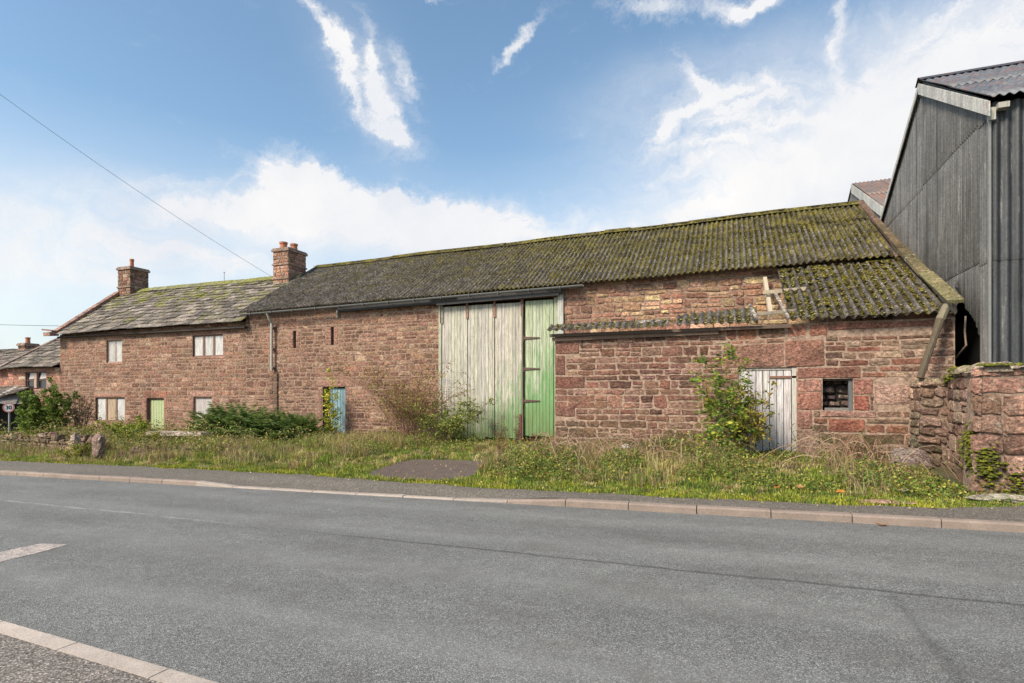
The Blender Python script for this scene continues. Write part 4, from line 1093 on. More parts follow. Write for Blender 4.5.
rock('flat_stone', (3.62, 9.85, .15), (.42, .14, .07), (.42, .38, .30), 'pale flat stone lying at the foot of the boundary wall', 'stone', 5)
rock('sandstone_flake', (2.0, 8.98, .15), (.34, .10, .03), (.38, .22, .17), 'thin reddish flake of sandstone lying on the footway edge', 'stone', 6)
rock('white_stone', (-2.15, 12.9, .42), (.13, .08, .07), (.42, .39, .35), 'small whitish stone in the grass before the outbuilding wall', 'stone', 7, M['plain'])

# ---------------- garden wall, gateposts, slabs in front of the house
gw = empty('garden_wall', (-20, 12.5, -.2), 'low tumbledown rubble garden wall in front of the farmhouse', 'stone wall')
def lowwall(p, q, h, seed, thick=.4, pal=PAL_DARK):
    P, Q = Vector((*p, 0)), Vector((*q, 0)); u = (Q-P).normalized(); n_ = Vector((u.y, -u.x, 0)); L = (Q-P).length
    zb = slope((p[0]+q[0])/2)+.02
    mb = MB(); tp = lambda a: zb+h*(.8+.35*gs(a, .9, seed))
    rubble(mb, Frame(P, u, (0, 0, 1), n_), 0, L, zb-.1, tp, [], pal+[(.34,.26,.21)], .12, .24, .16, .5, gap=.03, pr=(.02, .07), split=.25, warp=.04, jit=.03, seed=seed, round_=.35)
    slab(mb, [tuple(P-n_*.02+Vector((0, 0, zb-.3))), tuple(Q-n_*.02+Vector((0, 0, zb-.3))), tuple(Q-n_*.02+Vector((0, 0, zb+h*.7))), tuple(P-n_*.02+Vector((0, 0, zb+h*.7)))], -n_*thick, (.2, .15, .12))
    a = 0
    while a < L:
        w_ = random.uniform(.2, .45); c = random.choice(pal)
        stone(mb, Frame(P-n_*thick*.5+Vector((0, 0, tp(a)-.1)), u, -n_, (0, 0, 1)), a, a+w_, -thick*.5, thick*.5, c, random.uniform(.08, .16), .03, inset=.06); a += w_
    return mb
a = lowwall((-30, 13.0), (-17.25, 10.9), .72, 81); b = lowwall((-15.4, 10.9), (-14.2, 12.6), .40, 82); c_ = lowwall((-18.1, 13.2), (-15.3, 13.4), .46, 83, .5, PAL_DARK+[(.5,.4,.36)])
a.v += b.v; a.f += [tuple(i+a.n for i in f) for f in b.f]; a.c += b.c; a.m += b.m; a.n += b.n
a.v += c_.v; a.f += [tuple(i+a.n for i in f) for f in c_.f]; a.c += c_.c; a.m += c_.m
a.build('wall', [M['stone_old'], M['mortar']], gw)
def gatepost(x, y, w_, h, col, label, seed):
    mb = MB(); st = random.getstate(); random.seed(seed); V = []; F = []; n = 12; lv = 9; zb = slope(x)+.0
    for j in range(lv+1):
        t = j/lv; z = zb+h*t
        r = 1 if t < .72 else math.sqrt(max(0.02, 1-((t-.72)/.3)**2))
        for i in range(n):
            a_ = 2*math.pi*i/n+.3; sx = abs(math.cos(a_))**.6*math.copysign(1, math.cos(a_)); sy = abs(math.sin(a_))**.6*math.copysign(1, math.sin(a_))
            V.append((x+sx*w_/2*r+random.uniform(-.022, .022)+.05*t*(seed-1), y+sy*.11*r+random.uniform(-.02, .02), z+random.uniform(-.012, .012)))
    for j in range(lv):
        for i in range(n): F.append((j*n+i, j*n+(i+1) % n, (j+1)*n+(i+1) % n, (j+1)*n+i))
    F.append(tuple(lv*n+i for i in range(n))); mb.add(V, F, col); random.setstate(st)
    o = mb.build('gatepost', M['stone_old']); tag(o, label, 'gatepost', 'stone gateposts of the garden'); return o
gatepost(-17.0, 10.5, .22, .80, (.50, .36, .29), 'reddish round topped stone gatepost, the narrower one on the left of the garden gateway', 1)
gatepost(-15.85, 10.35, .36, .80, (.27, .18, .15), 'broad dark gatepost spotted with lichen, right of the garden gateway', 2)
mb = MB(); mb.beam((-17.8, 13.3, .33), (-15.5, 13.5, .36), .55, .09, (.58, .46, .42), jit=.03)
tag(mb.build('stone_slab', M['stone_old']), 'long pale stone slab lying on top of the rubble before the farmhouse', 'stone slab')

# ---------------- cottage beyond
cot = empty('neighbouring_cottage', (-34, 19, -.5), 'lower red sandstone cottage joined to the left gable of the farmhouse', 'cottage')
O_cw = (-30.75, -29.25, 1.88, 2.68); O_p = (-33.0, -30.7, -.5, 1.1)
mb = MB(); ct = lambda u: 2.86
FC = Frame((0, YH+.02, 0), (1, 0, 0), (0, 0, 1), (0, -1, 0))
PC = [(.40,.17,.12),(.44,.22,.16),(.36,.15,.11),(.50,.36,.29),(.42,.19,.14)]
backing(mb, FC, -46, -28.25, -1, ct, [O_cw], .25)
rubble(mb, FC, -38, -28.27, -.8, ct, [O_cw], PC, .16, .26, .25, .6, seed=91, solids=[(-30.9, -29.1, 2.68, 2.84, (.45,.25,.2)), (-30.9, -29.1, 1.74, 1.88, (.45,.25,.2))])
slab(mb, [(-46, YH+.04, -1), (-46, 22.5, -1), (-46, 22.5, 2.8), (-46, 19.6, 4.0), (-46, YH+.04, 2.8)], (.3, 0, 0)); slab(mb, [(-45.7, 22.3, -1), (-28.3, 22.3, -1), (-28.3, 22.3, 3.2), (-45.7, 22.3, 2.8)], (0, .3, 0))
slab(mb, [(-32.1, YH+.04, 2.6), (-32.1, 22.5, 2.6), (-32.1, 20, 4.9), (-32.1, YH+.04, 2.8)], (.25, 0, 0))
mb.build('wall', [M['stone'], M['mortar']], cot)
mb = MB(); slates(mb, -32.15, -28.27, lambda x: (16.55, 2.84), lambda x: (20.1, 5.1), .3, .42, seed=92); slates(mb, -32.15, -28.27, lambda x: (23.0, 2.9), lambda x: (20.15, 5.1), .35, .5, seed=93)
slates(mb, -46.1, -32.2, lambda x: (16.55, 2.72), lambda x: (19.6, 4.10), .3, .42, seed=94); slates(mb, -46.1, -32.2, lambda x: (22.8, 2.72), lambda x: (19.65, 4.10), .35, .5, seed=95)
mb.build('roof', M['slate'], cot)
mb = MB()
for i in range(8):
    t0, t1 = i/8, (i+1)/8; p = lambda t: Vector((-32.12, 16.5+3.5*t, 2.92+2.2*t)); mb.beam(p(t0), p(t1-.01), .24, .08, (.22, .17, .14), up=(0, -.6, .8), jit=.006)
mb.build('verge_coping', M['stone'], cot)
chimney(cot, -35.75, -35.15, 19.2, 19.85, 3.5, 4.36, [(-35.45, 19.5, .36, .12)], bands=(4.0,), seed=96)
# two-light casement with glass
m_, nt, b_ = newmat('window_glass'); b_.inputs['Base Color'].default_value = (.03, .035, .04, 1); b_.inputs['Roughness'].default_value = .08; M['glass'] = m_
f = MB(); y0 = YH+.1; fc = (.13, .07, .055)
a, b, c, d = O_cw
f.box(a, a+.06, y0-.03, y0+.04, c, d, fc); f.box(b-.06, b, y0-.03, y0+.04, c, d, fc); f.box(a+.06, b-.06, y0-.03, y0+.04, d-.05, d, fc); f.box(a+.06, b-.06, y0-.04, y0+.04, c, c+.05, fc)
f.box(-30.09, -29.91, y0-.1, y0+.04, c+.05, d-.05, (.42, .28, .22)); f.box(a+.06, -30.09, y0-.025, y0+.03, 2.27, 2.31, fc); f.box(-29.91, b-.06, y0-.025, y0+.03, 2.27, 2.31, fc)
wo = f.build('window', M['wood'], cot)
for (p, q) in ((a+.065, -30.095), (-29.905, b-.065)):
    g = MB(); g.box(p, q, y0+.005, y0+.012, c+.05, d-.05); g.build('pane', M['glass'], wo)
    g = MB(); g.add([(p+.05, y0-.002, 2.34), (q-.05, y0-.002, 2.38), (q-.03, y0-.002, 2.6), (p+.2, y0-.002, 2.62)], [(0, 1, 2, 3)], (.62, .55, .52)); g.add([(p+.05, y0+.002, 2.34), (q-.05, y0+.002, 2.38), (q-.03, y0+.002, 2.6), (p+.2, y0+.002, 2.62)], [(3, 2, 1, 0)], (.62, .55, .52)); g.build('blind', M['plain'], wo)
# porch
mb = MB(); slates(mb, -34.5, -30.2, lambda x: (15.1, 1.28), lambda x: (16.78, 1.95), .26, .4, seed=97)
for i in range(3):
    mb.add([(-30.2, 15.1, 1.30), (-29.75, 15.5+.4*i, 1.20), (-29.75, 15.9+.45*i, 1.20), (-30.9, 16.75, 1.95)], [(0, 1, 2, 3)], (.22, .2, .18))
po = mb.build('porch_roof', M['slate'], cot)
mb = MB(); mb.beam((-30.15, 15.05, 1.30), (-31.3, 16.8, 2.0), .16, .05, (.45, .42, .38)); mb.beam((-34.5, 15.12, 1.24), (-29.8, 15.12, 1.24), .06, .1, (.08, .06, .055)); mb.build('porch_fascia', M['wood'], cot)
mb = MB()
for x in (-34.4, -33.1, -31.9, -30.1): mb.beam((x, 15.2, -.5), (x, 15.2, 1.2), .10, .10, (.14, .08, .06))
mb.box(-34.5, -30.0, 15.15, 15.25, -.5, .25, (.16, .09, .07)); mb.build('porch_frame', M['wood'], cot)
mb = MB(); mb.box(-34.4, -30.1, YH-.06, YH-.04, -.5, 1.7, (.02, .02, .02)); mb.build('porch_shade_sheet', M['dark'], cot)  # black sheet on the wall, painted as the shade under the porch

# ---------------- speed sign
sx, sy = -24.05, 12.65; sz_ = slope(sx)+.1
sign = empty('speed_limit_sign', (sx, sy, sz_), 'small round 30 speed limit repeater sign on a thin grey post by the verge', 'road sign')
mb = MB(); mb.tube([(sx, sy, sz_-.05), (sx, sy, 1.30)], .030, 8, (.30, .30, .29)); mb.build('post', M['plain'], sign)
fd = Vector((-sx*.75-6, -sy, 0)).normalized(); su = Vector((-fd.y, fd.x, 0)); su = su if su.x > 0 else -su
FS = Frame((sx, sy, 1.15), su, (0, 0, 1), fd)
def disc(mb, r, d, col, n=32, r2=None):
    if r2 is None:
        mb.add([FS(r*math.cos(2*math.pi*k/n), r*math.sin(2*math.pi*k/n), d) for k in range(n)], [tuple(range(n))], col)
    else:
        V = [FS(q*math.cos(2*math.pi*k/n), q*math.sin(2*math.pi*k/n), d) for q in (r2, r) for k in range(n)]
        mb.add(V, [(k, (k+1) % n, n+(k+1) % n, n+k) for k in range(n)], col)
mb = MB(); n = 32
V = [FS(.17*math.cos(2*math.pi*k/n), .17*math.sin(2*math.pi*k/n), d) for d in (.035, .05) for k in range(n)]
mb.add(V, [tuple(range(n-1, -1, -1)), tuple(n+k for k in range(n))]+[(k, (k+1) % n, n+(k+1) % n, n+k) for k in range(n)], (.70, .68, .66))
pl = mb.build('plate', M['plain'], sign)
mb = MB(); disc(mb, .167, .053, (.50, .17, .15), r2=.130); mb.build('red_ring', M['plain'], pl)
cu = bpy.data.curves.new('numerals', 'FONT'); cu.body = '30'; cu.size = .19; cu.align_x = 'CENTER'; cu.align_y = 'CENTER'; cu.extrude = .001; cu.offset = .004
to = bpy.data.objects.new('tmp', cu); COL.objects.link(to)
dg = bpy.context.evaluated_depsgraph_get(); me = bpy.data.meshes.new_from_object(to.evaluated_get(dg)); bpy.data.objects.remove(to)
for v in me.vertices: v.co = FS(v.co.x, v.co.y, .056+v.co.z)
me.transform(world_of(sign).inverted())
ca = me.color_attributes.new('tint', 'FLOAT_COLOR', 'POINT'); ca.data.foreach_set('color', [.02, .02, .02, 1]*len(me.vertices))
me.materials.clear(); me.materials.append(M['plain']); no = bpy.data.objects.new('numerals', me); COL.objects.link(no); no.parent = pl

# ---------------- overhead wires
def wire(p, q, sag, r, label):
    mb = MB(); P, Q = Vector(p), Vector(q); pts = []
    for i in range(25):
        t = i/24; v = P.lerp(Q, t); v.z -= sag*4*t*(1-t); pts.append(v)
    mb.tube(pts, r, 5, (.05, .05, .05)); tag(mb.build('overhead_wire', M['plain']), label, 'overhead wire')
wire((-24.5, 4.5, 15.9), (-18.3, 19.4, 6.62), .55, .006, 'thin dark overhead wire sloping down from the upper left sky to the roof chimney')
wire((-60, 15.5, 7.6), (-28.5, 16.9, 4.75), .35, .010, 'thin overhead wire running left from the farmhouse gable just above the cottage roof')

# ------------------------------------------------------------------ vegetation (numpy)
def gz_arr(X, Y): return np.array([gz(float(a), float(b)) for a, b in zip(X, Y)])
def blades(name, X, Y, Z, H, W, C, lean=.35, parent=None, tipdark=1.0):
    n = len(X); a = rng.uniform(0, 2*np.pi, n); la = rng.uniform(0, 2*np.pi, n); ll = np.abs(rng.normal(0, lean, n))*H
    wx, wy = np.cos(a)*W/2, np.sin(a)*W/2; dx, dy = np.cos(la)*ll, np.sin(la)*ll
    V = np.zeros((n, 5, 3))
    V[:, 0] = np.stack([X-wx, Y-wy, Z-.02], -1); V[:, 1] = np.stack([X+wx, Y+wy, Z-.02], -1)
    V[:, 2] = np.stack([X+wx*.8+dx*.35, Y+wy*.8+dy*.35, Z+H*.6], -1); V[:, 3] = np.stack([X-wx*.8+dx*.35, Y-wy*.8+dy*.35, Z+H*.6], -1)
    V[:, 4] = np.stack([X+dx, Y+dy, Z+H*(1-.35*np.minimum(1, ll/np.maximum(H, 1e-3)))], -1)
    b = (np.arange(n)*5)[:, None]
    F = np.concatenate([b+np.array([[0, 1, 2]]), b+np.array([[0, 2, 3]]), b+np.array([[3, 2, 4]])])
    return npmesh(name, V.reshape(-1, 3), F, np.repeat(C, 5, axis=0), M['blade'], parent)
def vnoise(X, Y, s, seed): return np.array([gs2(float(a), float(b), s, seed) for a, b in zip(X, Y)])
def pick(pal, n, jit=.2, idx=None):
    P = np.array(pal); i = rng.integers(0, len(P), n) if idx is None else idx
    return P[i]*rng.uniform(1-jit, 1+jit, (n, 1))*rng.uniform(.94, 1.06, (n, 3))

def region(n, x0, x1, y0, y1):
    X = rng.uniform(x0, x1, n); Y = y0+(y1-y0)*rng.random(n)
    return X, Y
G_GREEN = [(.15,.21,.03),(.20,.26,.035),(.27,.29,.045),(.11,.15,.03),(.33,.33,.06)]
G_DRY = [(.46,.36,.16),(.36,.27,.12),(.54,.44,.22),(.24,.16,.08),(.40,.33,.12)]
G_MOSS = [(.30,.32,.02),(.42,.40,.03),(.20,.27,.02),(.48,.43,.05)]
def ok_mask(X, Y, margin=0.0):
    e = np.array([edgeY(float(x)) for x in X]); m = Y > e-.03+margin
    dm = np.array([drive_mask(float(a), float(b)) for a, b in zip(X, Y)]); m &= dm < -.05
    front = np.where((X > ol-.1) & (X < 4.3), YO-.03, YH-.05); m &= Y < front
    m &= ~((X > 3.40) & (Y > 10.22)); m &= ~((X < -28) & (Y > 14.8))
    return m
# 1 short bright mossy turf along the edge
X, Y = region(150000, -24, 5.2, 8.4, 11.6); e = np.array([edgeY(float(x)) for x in X]); k = ok_mask(X, Y) & (rng.random(len(X)) < np.exp(-(Y-e)/.9)*1.2)
X, Y = X[k], Y[k]; H = rng.uniform(.015, .06, len(X)); nn = vnoise(X, Y, 1.4, 21)
C = pick(G_MOSS, len(X)); gr = pick(G_GREEN, len(X)); C = np.where((nn+rng.normal(0, .15, len(X)) > .05)[:, None], C, gr)
tag(blades('turf_edge', X, Y, gz_arr(X, Y), H, rng.uniform(.008, .016, len(X)), C, .5), 'short bright yellow green mossy turf along the footway edge', 'turf', kind='stuff')
# 2 grass, growing in tufts
NT_, PER = 15000, 22
X, Y = region(NT_, -27, 6.5, 8.6, 16.8); k = ok_mask(X, Y, .12); X, Y = X[k], Y[k]
n1 = vnoise(X, Y, .45, 22); n2 = vnoise(X, Y, 1.6, 23); e = np.array([edgeY(float(x)) for x in X])
dist = np.clip((Y-e)/3.0, .12, 1); H = (.07+.24*dist*(1+.9*n1+.5*n2))*rng.uniform(.35, 1.35, len(X))
H = np.clip(H, .03, .62); H = np.where(X > -4.3, H*.8, H); H = np.where(X > 2.2, H*.4, H); H = np.where((X > .3) & (X < 1.8) & (Y > 10.8), H*.35, H)
lane = (np.abs(X+6.7) < 1.9) & (Y > 10.5); H = np.where(lane, H*.4, H)
dry = (n2*.6+n1*.4+.3*dist-.14+rng.normal(0, .22, len(X))) > .16
C = np.where(dry[:, None], pick(G_DRY, len(X), .25), pick(G_GREEN, len(X), .25))
Z = gz_arr(X, Y); X, Y, Z, H, C = [np.repeat(q, PER, axis=0) for q in (X, Y, Z, H, C)]
m_ = len(X); X = X+rng.normal(0, .05, m_); Y = Y+rng.normal(0, .05, m_); H = H*rng.uniform(.5, 1.15, m_); C = C*rng.uniform(.75, 1.3, (m_, 1))
kk = ok_mask(X, Y, .03); X, Y, Z, H, C = X[kk], Y[kk], Z[kk], H[kk], C[kk]
tag(blades('verge_grass', X, Y, Z, H, rng.uniform(.007, .015, len(X)), C, .75), 'rough uncut verge grass, part green and part straw coloured, in front of the buildings', 'grass', kind='stuff')

def leafquads(P, D, S, C, aspect=.5, fold=.25):
    """P positions, D direction (unit), S sizes -> folded diamond leaves"""
    n = len(P); up = rng.normal(0, 1, (n, 3)); up[:, 2] += .6
    side = np.cross(D, up); side /= np.linalg.norm(side, axis=1)[:, None]+1e-9; nrm = np.cross(side, D)
    S = S[:, None]; V = np.zeros((n, 4, 3))
    V[:, 0] = P; V[:, 2] = P+D*S; V[:, 1] = P+D*S*.45+side*S*aspect*.5+nrm*S*fold*.3; V[:, 3] = P+D*S*.45-side*S*aspect*.5+nrm*S*fold*.3
    b = (np.arange(n)*4)[:, None]; F = np.concatenate([b+np.array([[0, 1, 2]]), b+np.array([[0, 2, 3]])])
    return V.reshape(-1, 3), F, np.repeat(C, 4, axis=0)
def rdir(n, up=.2):
    d = rng.normal(0, 1, (n, 3)); d[:, 2] = d[:, 2]*.7+up; return d/np.linalg.norm(d, axis=1)[:, None]
# 3 weeds hugging the walls and the bank (broad small leaves)
def weeds(name, n, x0, x1, y0, y1, hmax, pal, label, seed, size=(.02, .06), dens=.0):
    X, Y = region(n, x0, x1, y0, y1); k = ok_mask(X, Y, .25); nn = vnoise(X, Y, .9, seed)+.5*vnoise(X, Y, 2.6, seed+1); k &= nn > dens; X, Y, nn = X[k], Y[k], nn[k]
    h = np.where((X > .35) & (X < 1.7) | (X > 2.6), .28, 1.0)*rng.random(len(X))**1.1*hmax*np.clip(.25+nn-dens, .12, 1.1)
    P = np.stack([X, Y, gz_arr(X, Y)+h+.01], -1)
    V, F, C = leafquads(P, rdir(len(X), .1), rng.uniform(size[0], size[1], len(X)), pick(pal, len(X), .3), .65)
    return tag(npmesh(name, V, F, C, M['leaf']), label, 'weeds', kind='stuff')
WE = [(.10,.16,.03),(.14,.22,.04),(.20,.27,.05),(.06,.09,.025),(.32,.33,.06),(.26,.16,.07),(.40,.36,.08)]
weeds('weeds', 60000, -4.2, 3.6, 9.6, 13.75, .55, WE, 'tangle of low green weeds along the foot of the outbuilding wall', 24, dens=-.12)
weeds('weeds', 30000, -12.5, -6.4, 12.0, 16.7, .6, WE, 'green weeds between the blue door and the big barn doors', 26, dens=-.05)
weeds('weeds', 38000, -27, -12.5, 11.0, 16.6, 1.0, WE+[(.20,.19,.04),(.40,.33,.15),(.34,.26,.12)], 'green and yellowish weeds filling the front garden of the farmhouse', 28, (.03, .08), dens=-.1)
# 4 brown dead stalks
X, Y = region(30000, -27, 3.5, 9.4, 16.6); k = ok_mask(X, Y, .5); nn = vnoise(X, Y, .7, 40); k &= (nn > .02) & (np.abs(X+6.7) > 1.7) & (X < 2.2) & ((X < .2) | (X > 1.7)); X, Y = X[k], Y[k]
tag(blades('dead_stalks', X, Y, gz_arr(X, Y), rng.uniform(.15, .5, len(X)), rng.uniform(.005, .010, len(X)), pick([(.28,.17,.10),(.36,.25,.15),(.22,.13,.08),(.44,.34,.21)], len(X)), .45), 'brown dead stems standing among the verge grass', 'dead stems', kind='stuff')
# arching bramble runners and dead grass lying against the outbuilding
mb = MB(); random.seed(44)
for i in range(210):
    x = random.choice([random.uniform(-4.0, -.2), random.uniform(-4.0, -.2), random.uniform(1.8, 2.8)]); y = random.uniform(11.2, 13.5); a = random.uniform(0, 6.28); L = random.uniform(.5, 1.3); hh = random.uniform(.25, .7)
    pts = []
    for k in range(7):
        u = k/6; xx = x+math.cos(a)*L*u; yy = min(13.6, y+math.sin(a)*L*u*.5); pts.append((xx, yy, gz(xx, yy)+hh*4*u*(1-u)*(1-.3*u)+.02))
    mb.tube(pts, .006, 3, random.choice([(.24,.13,.08),(.30,.19,.12),(.18,.10,.07),(.36,.27,.17)]))
tag(mb.build('bramble_runners', M['twig']), 'brown bramble runners arching through the weeds below the outbuilding wall', 'brambles', kind='stuff')
# 5 leaf litter
X, Y = region(3600, -20, 4, 8.3, 11.5); k = (np.array([edgeY(float(x)) for x in X]) < Y+.25) & ok_mask(X, Y, -.3) | (np.array([drive_mask(float(a), float(b)) for a, b in zip(X, Y)]) > -.05) & (rng.random(len(X)) < .5)
X, Y = X[k], Y[k]; P = np.stack([X, Y, gz_arr(X, Y)+rng.uniform(.012, .06, len(X))], -1); D = rdir(len(X), 0); D[:, 2] *= .2
V, F, C = leafquads(P, D, rng.uniform(.025, .05, len(X)), pick([(.42,.33,.07),(.48,.40,.20),(.36,.20,.08),(.30,.2,.11)], len(X)), .7)
tag(npmesh('leaf_litter', V, F, C, M['leaf']), 'small yellow and tan fallen leaves scattered on the turf edge', 'fallen leaves', kind='stuff')
# individual orange leaves
def big_leaf(x, y, s, rz, label, col=(.55, .22, .05), dz=.05):
    z = gz(x, y)+dz if y > KY+.1 else slope(x)+.006
    o = MB(); N = 11; V = [(0, 0, .012)]
    for k in range(N):
        a = 2*math.pi*k/N; r = s*(1 if k % 2 else .62); V.append((r*math.cos(a), r*math.sin(a)*.8, .006+random.uniform(0, .018)))
    V.append((s*1.5, 0, .03))
    o.add(V, [(0, 1+k, 1+(k+1) % N) for k in range(N)]+[(0, 1, N+1)], col)
    m_ = o.build('fallen_leaf', M['leaf']); m_.location = (x, y, z); m_.rotation_euler = (random.uniform(-.3, .3), random.uniform(-.3, .3), rz); tag(m_, label, 'fallen leaf', 'large fallen leaves by the kerb')
random.seed(9)
big_leaf(1.73, 7.97, .075, .4, 'orange fallen leaf lying on the road against the kerb face')
big_leaf(.70, 9.62, .085, 1.4, 'orange fallen leaf on the turf below the outbuilding door, left of the paler tan one')
big_leaf(1.02, 9.72, .10, 2.2, 'large tan orange fallen leaf on the turf, between two smaller orange leaves', (.60, .30, .13))
big_leaf(1.55, 9.55, .08, 3, 'dull orange fallen leaf on the turf below the blocked window')
big_leaf(2.45, 9.95, .08, .3, 'pale cream fallen leaf on the bright turf near the boundary wall', (.62, .50, .34))
big_leaf(-.95, 9.2, .07, .3, 'pale yellow fallen leaf on the turf left of the sapling', (.60, .55, .30))
big_leaf(-2.3, 10.1, .08, .9, 'rust red fallen leaf in the long grass before the outbuilding wall', (.42, .12, .05), .2)

# shrubs ------------------------------------------------------------------
def shrub(name, base, label, cat, stems, leaf_pal, leaf_size, leaves_per, stem_col=(.13, .085, .05), spread=.6, height=2.0, droop=.25, r0=.02, group=None, seed=1, aspect=.5, branch=5, compound=False, twig=.3, leafstart=.3, lean=(0, 0)):
    global rng
    keep_rng = rng; rng = np.random.default_rng(seed); st = random.getstate(); random.seed(seed)
    root = empty(name, base, label, cat, group); mb = MB(); P = []; D = []
    for s in range(stems):
        a = random.uniform(0, 6.28); sp = spread*random.random()**.6; h = height*random.uniform(.55, 1.05)
        p = Vector(base)+Vector((random.uniform(-.12, .12)*spread, random.uniform(-.1, .1)*spread, -.03))
        tip = Vector(base)+Vector((math.cos(a)*sp+lean[0], math.sin(a)*sp*.7+lean[1], h)); pts = []; N = 9
        for i in range(N):
            t = i/(N-1); q = p.lerp(tip, t); q.x += .05*height*gs(t*3+s, 1, s)*t; q.y += .05*height*gs(t*3+s, 1, s+50)*t
            q.z += droop*height*(t-t*t)*.8-droop*.25*t*t*height; pts.append(q)
        mb.tube(pts, [r0*(1-.8*i/(N-1)) for i in range(N)], 5, stem_col)
        for bI in range(branch):
            t = random.uniform(leafstart, 1); i = min(N-2, int(t*(N-1))); q = pts[i].lerp(pts[i+1], t*(N-1)-i)
            d = Vector((random.gauss(0, 1), random.gauss(0, .8), random.gauss(.35, .5))).normalized(); L = height*twig*random.uniform(.4, 1)*(1.15-t*.6)
            e_ = q+d*L+Vector((0, 0, -droop*L*.4)); m_ = (q+e_)/2+Vector((0, 0, .06*L)); mb.tube([q, m_, e_], [r0*.35, r0*.25, r0*.1], 4, stem_col)
            for k in range(leaves_per):
                u = random.uniform(.25, 1.05); w_ = q.lerp(m_, u*2) if u < .5 else m_.lerp(e_, u*2-1)
                if compound:
                    dd_ = (d+Vector((random.gauss(0, .6), random.gauss(0, .6), random.gauss(-.1, .4)))).normalized(); ss = leaf_size*random.uniform(2.2, 3.4)
                    sd = dd_.cross(Vector((random.gauss(0, .3), random.gauss(0, .3), 1))).normalized()
                    for j in range(7):
                        f_ = .25+.75*(j//2)/3; pp = w_+dd_*ss*f_+Vector((0, 0, -.25*ss*f_*f_)); dv = dd_ if j == 6 else (dd_*.45+sd*(1 if j % 2 else -1)).normalized()
                        P.append(pp); D.append(dv)
                else:
                    P.append(w_+Vector((random.gauss(0, .03), random.gauss(0, .03), random.gauss(0, .03)))); D.append((d+Vector((random.gauss(0, .8), random.gauss(0, .8), random.gauss(0, .6)))).normalized())
    mb.build('stems', M['twig'], root)
    P = np.array([tuple(p) for p in P]); D = np.array([tuple(p) for p in D])
    cc = pick(leaf_pal, len(P), .25)
    V, F, C = leafquads(P, D, rng.uniform(.6, 1.25, len(P))*leaf_size, cc, aspect)
    npmesh('leaves', V, F, C, M['leaf'], root)
    random.setstate(st); rng = keep_rng
    return root
shrub('leafy_shrub', (-25.3, 14.2, -.35), 'tall green leafy shrub growing against the left end of the farmhouse', 'shrub', 16, [(.13,.20,.035),(.18,.26,.04),(.09,.14,.03),(.26,.30,.06)], .11, 44, spread=1.3, height=2.1, branch=14, seed=101, lean=(.15, 0), twig=.22)
shrub('leafy_shrub', (-24.3, 14.3, -.35), 'tallest bright green shrub against the farmhouse corner', 'shrub', 12, [(.15,.22,.035),(.19,.26,.04),(.10,.15,.03)], .10, 36, spread=.75, height=2.65, branch=12, seed=121, twig=.2)
shrub('leafy_shrub', (-23.4, 14.6, -.35), 'dark twiggy shrub in front of the farmhouse wall, right of the tall green one', 'shrub', 14, [(.05,.06,.02),(.08,.07,.03),(.10,.09,.03)], .07, 9, spread=.7, height=2.3, branch=9, seed=102, stem_col=(.10, .065, .05))
shrub('garden_bush', (-19.0, 13.4, -.25), 'yellow green bush behind the gateposts', 'bush', 14, [(.26,.30,.03),(.36,.36,.05),(.18,.24,.03)], .09, 24, spread=1.3, height=1.05, branch=10, seed=103)
shrub('garden_bush', (-16.4, 10.15, -.2), 'low yellowing bush growing between and in front of the two gateposts', 'bush', 10, [(.40,.36,.05),(.28,.30,.05),(.2,.2,.05)], .06, 16, spread=.65, height=.55, branch=8, seed=141)
shrub('garden_bush', (-16.3, 12.2, -.22), 'low yellow leafed bush clinging to the broad gatepost', 'bush', 9, [(.34,.30,.04),(.26,.26,.04),(.2,.2,.05)], .07, 18, spread=.5, height=.75, branch=9, seed=104)
shrub('garden_bush', (-21.3, 12.9, -.3), 'straw green bush beside the speed limit sign', 'bush', 14, [(.28,.27,.07),(.20,.22,.06),(.36,.28,.12)], .08, 20, spread=1.4, height=.9, branch=8, seed=105)
shrub('straw_bush', (-18.2, 11.6, -.2), 'pale straw coloured bush of dry growth to the left of the slim gatepost', 'bush', 14, [(.42,.34,.16),(.34,.28,.12),(.28,.27,.08)], .06, 14, stem_col=(.3, .22, .12), spread=1.0, height=.75, branch=9, seed=151)
shrub('straw_bush', (-15.0, 11.4, -.2), 'pale straw coloured dry bush to the right of the broad gatepost', 'bush', 12, [(.42,.34,.16),(.34,.28,.12),(.28,.27,.08)], .06, 14, stem_col=(.3, .22, .12), spread=.7, height=.65, branch=8, seed=152)
shrub('climbing_sapling', (-12.9, 16.3, -.1), 'slender yellow leaved sapling growing up in front of the blue door', 'sapling', 4, [(.50,.48,.05),(.60,.52,.07),(.34,.40,.05)], .10, 10, spread=.26, height=2.95, branch=24, r0=.015, droop=.05, twig=.14, seed=106, leafstart=.05)
shrub('bramble_bush', (-9.5, 15.8, 0), 'sprawling brown twiggy bramble bush with a few yellow leaves left of the barn doors', 'bramble', 40, [(.28,.28,.06),(.38,.34,.07),(.26,.13,.07),(.24,.14,.08),(.18,.11,.06)], .07, 7, stem_col=(.24, .13, .085), spread=2.5, height=2.8, branch=18, seed=107, droop=.5, r0=.012)
shrub('bramble_bush', (-8.2, 15.5, 0), 'lower green bramble bush creeping over the foot of the barn doors', 'bramble', 24, [(.14,.20,.04),(.22,.26,.06),(.34,.34,.08)], .08, 14, stem_col=(.17, .11, .07), spread=2.0, height=1.5, branch=12, seed=108, droop=.4, r0=.011)
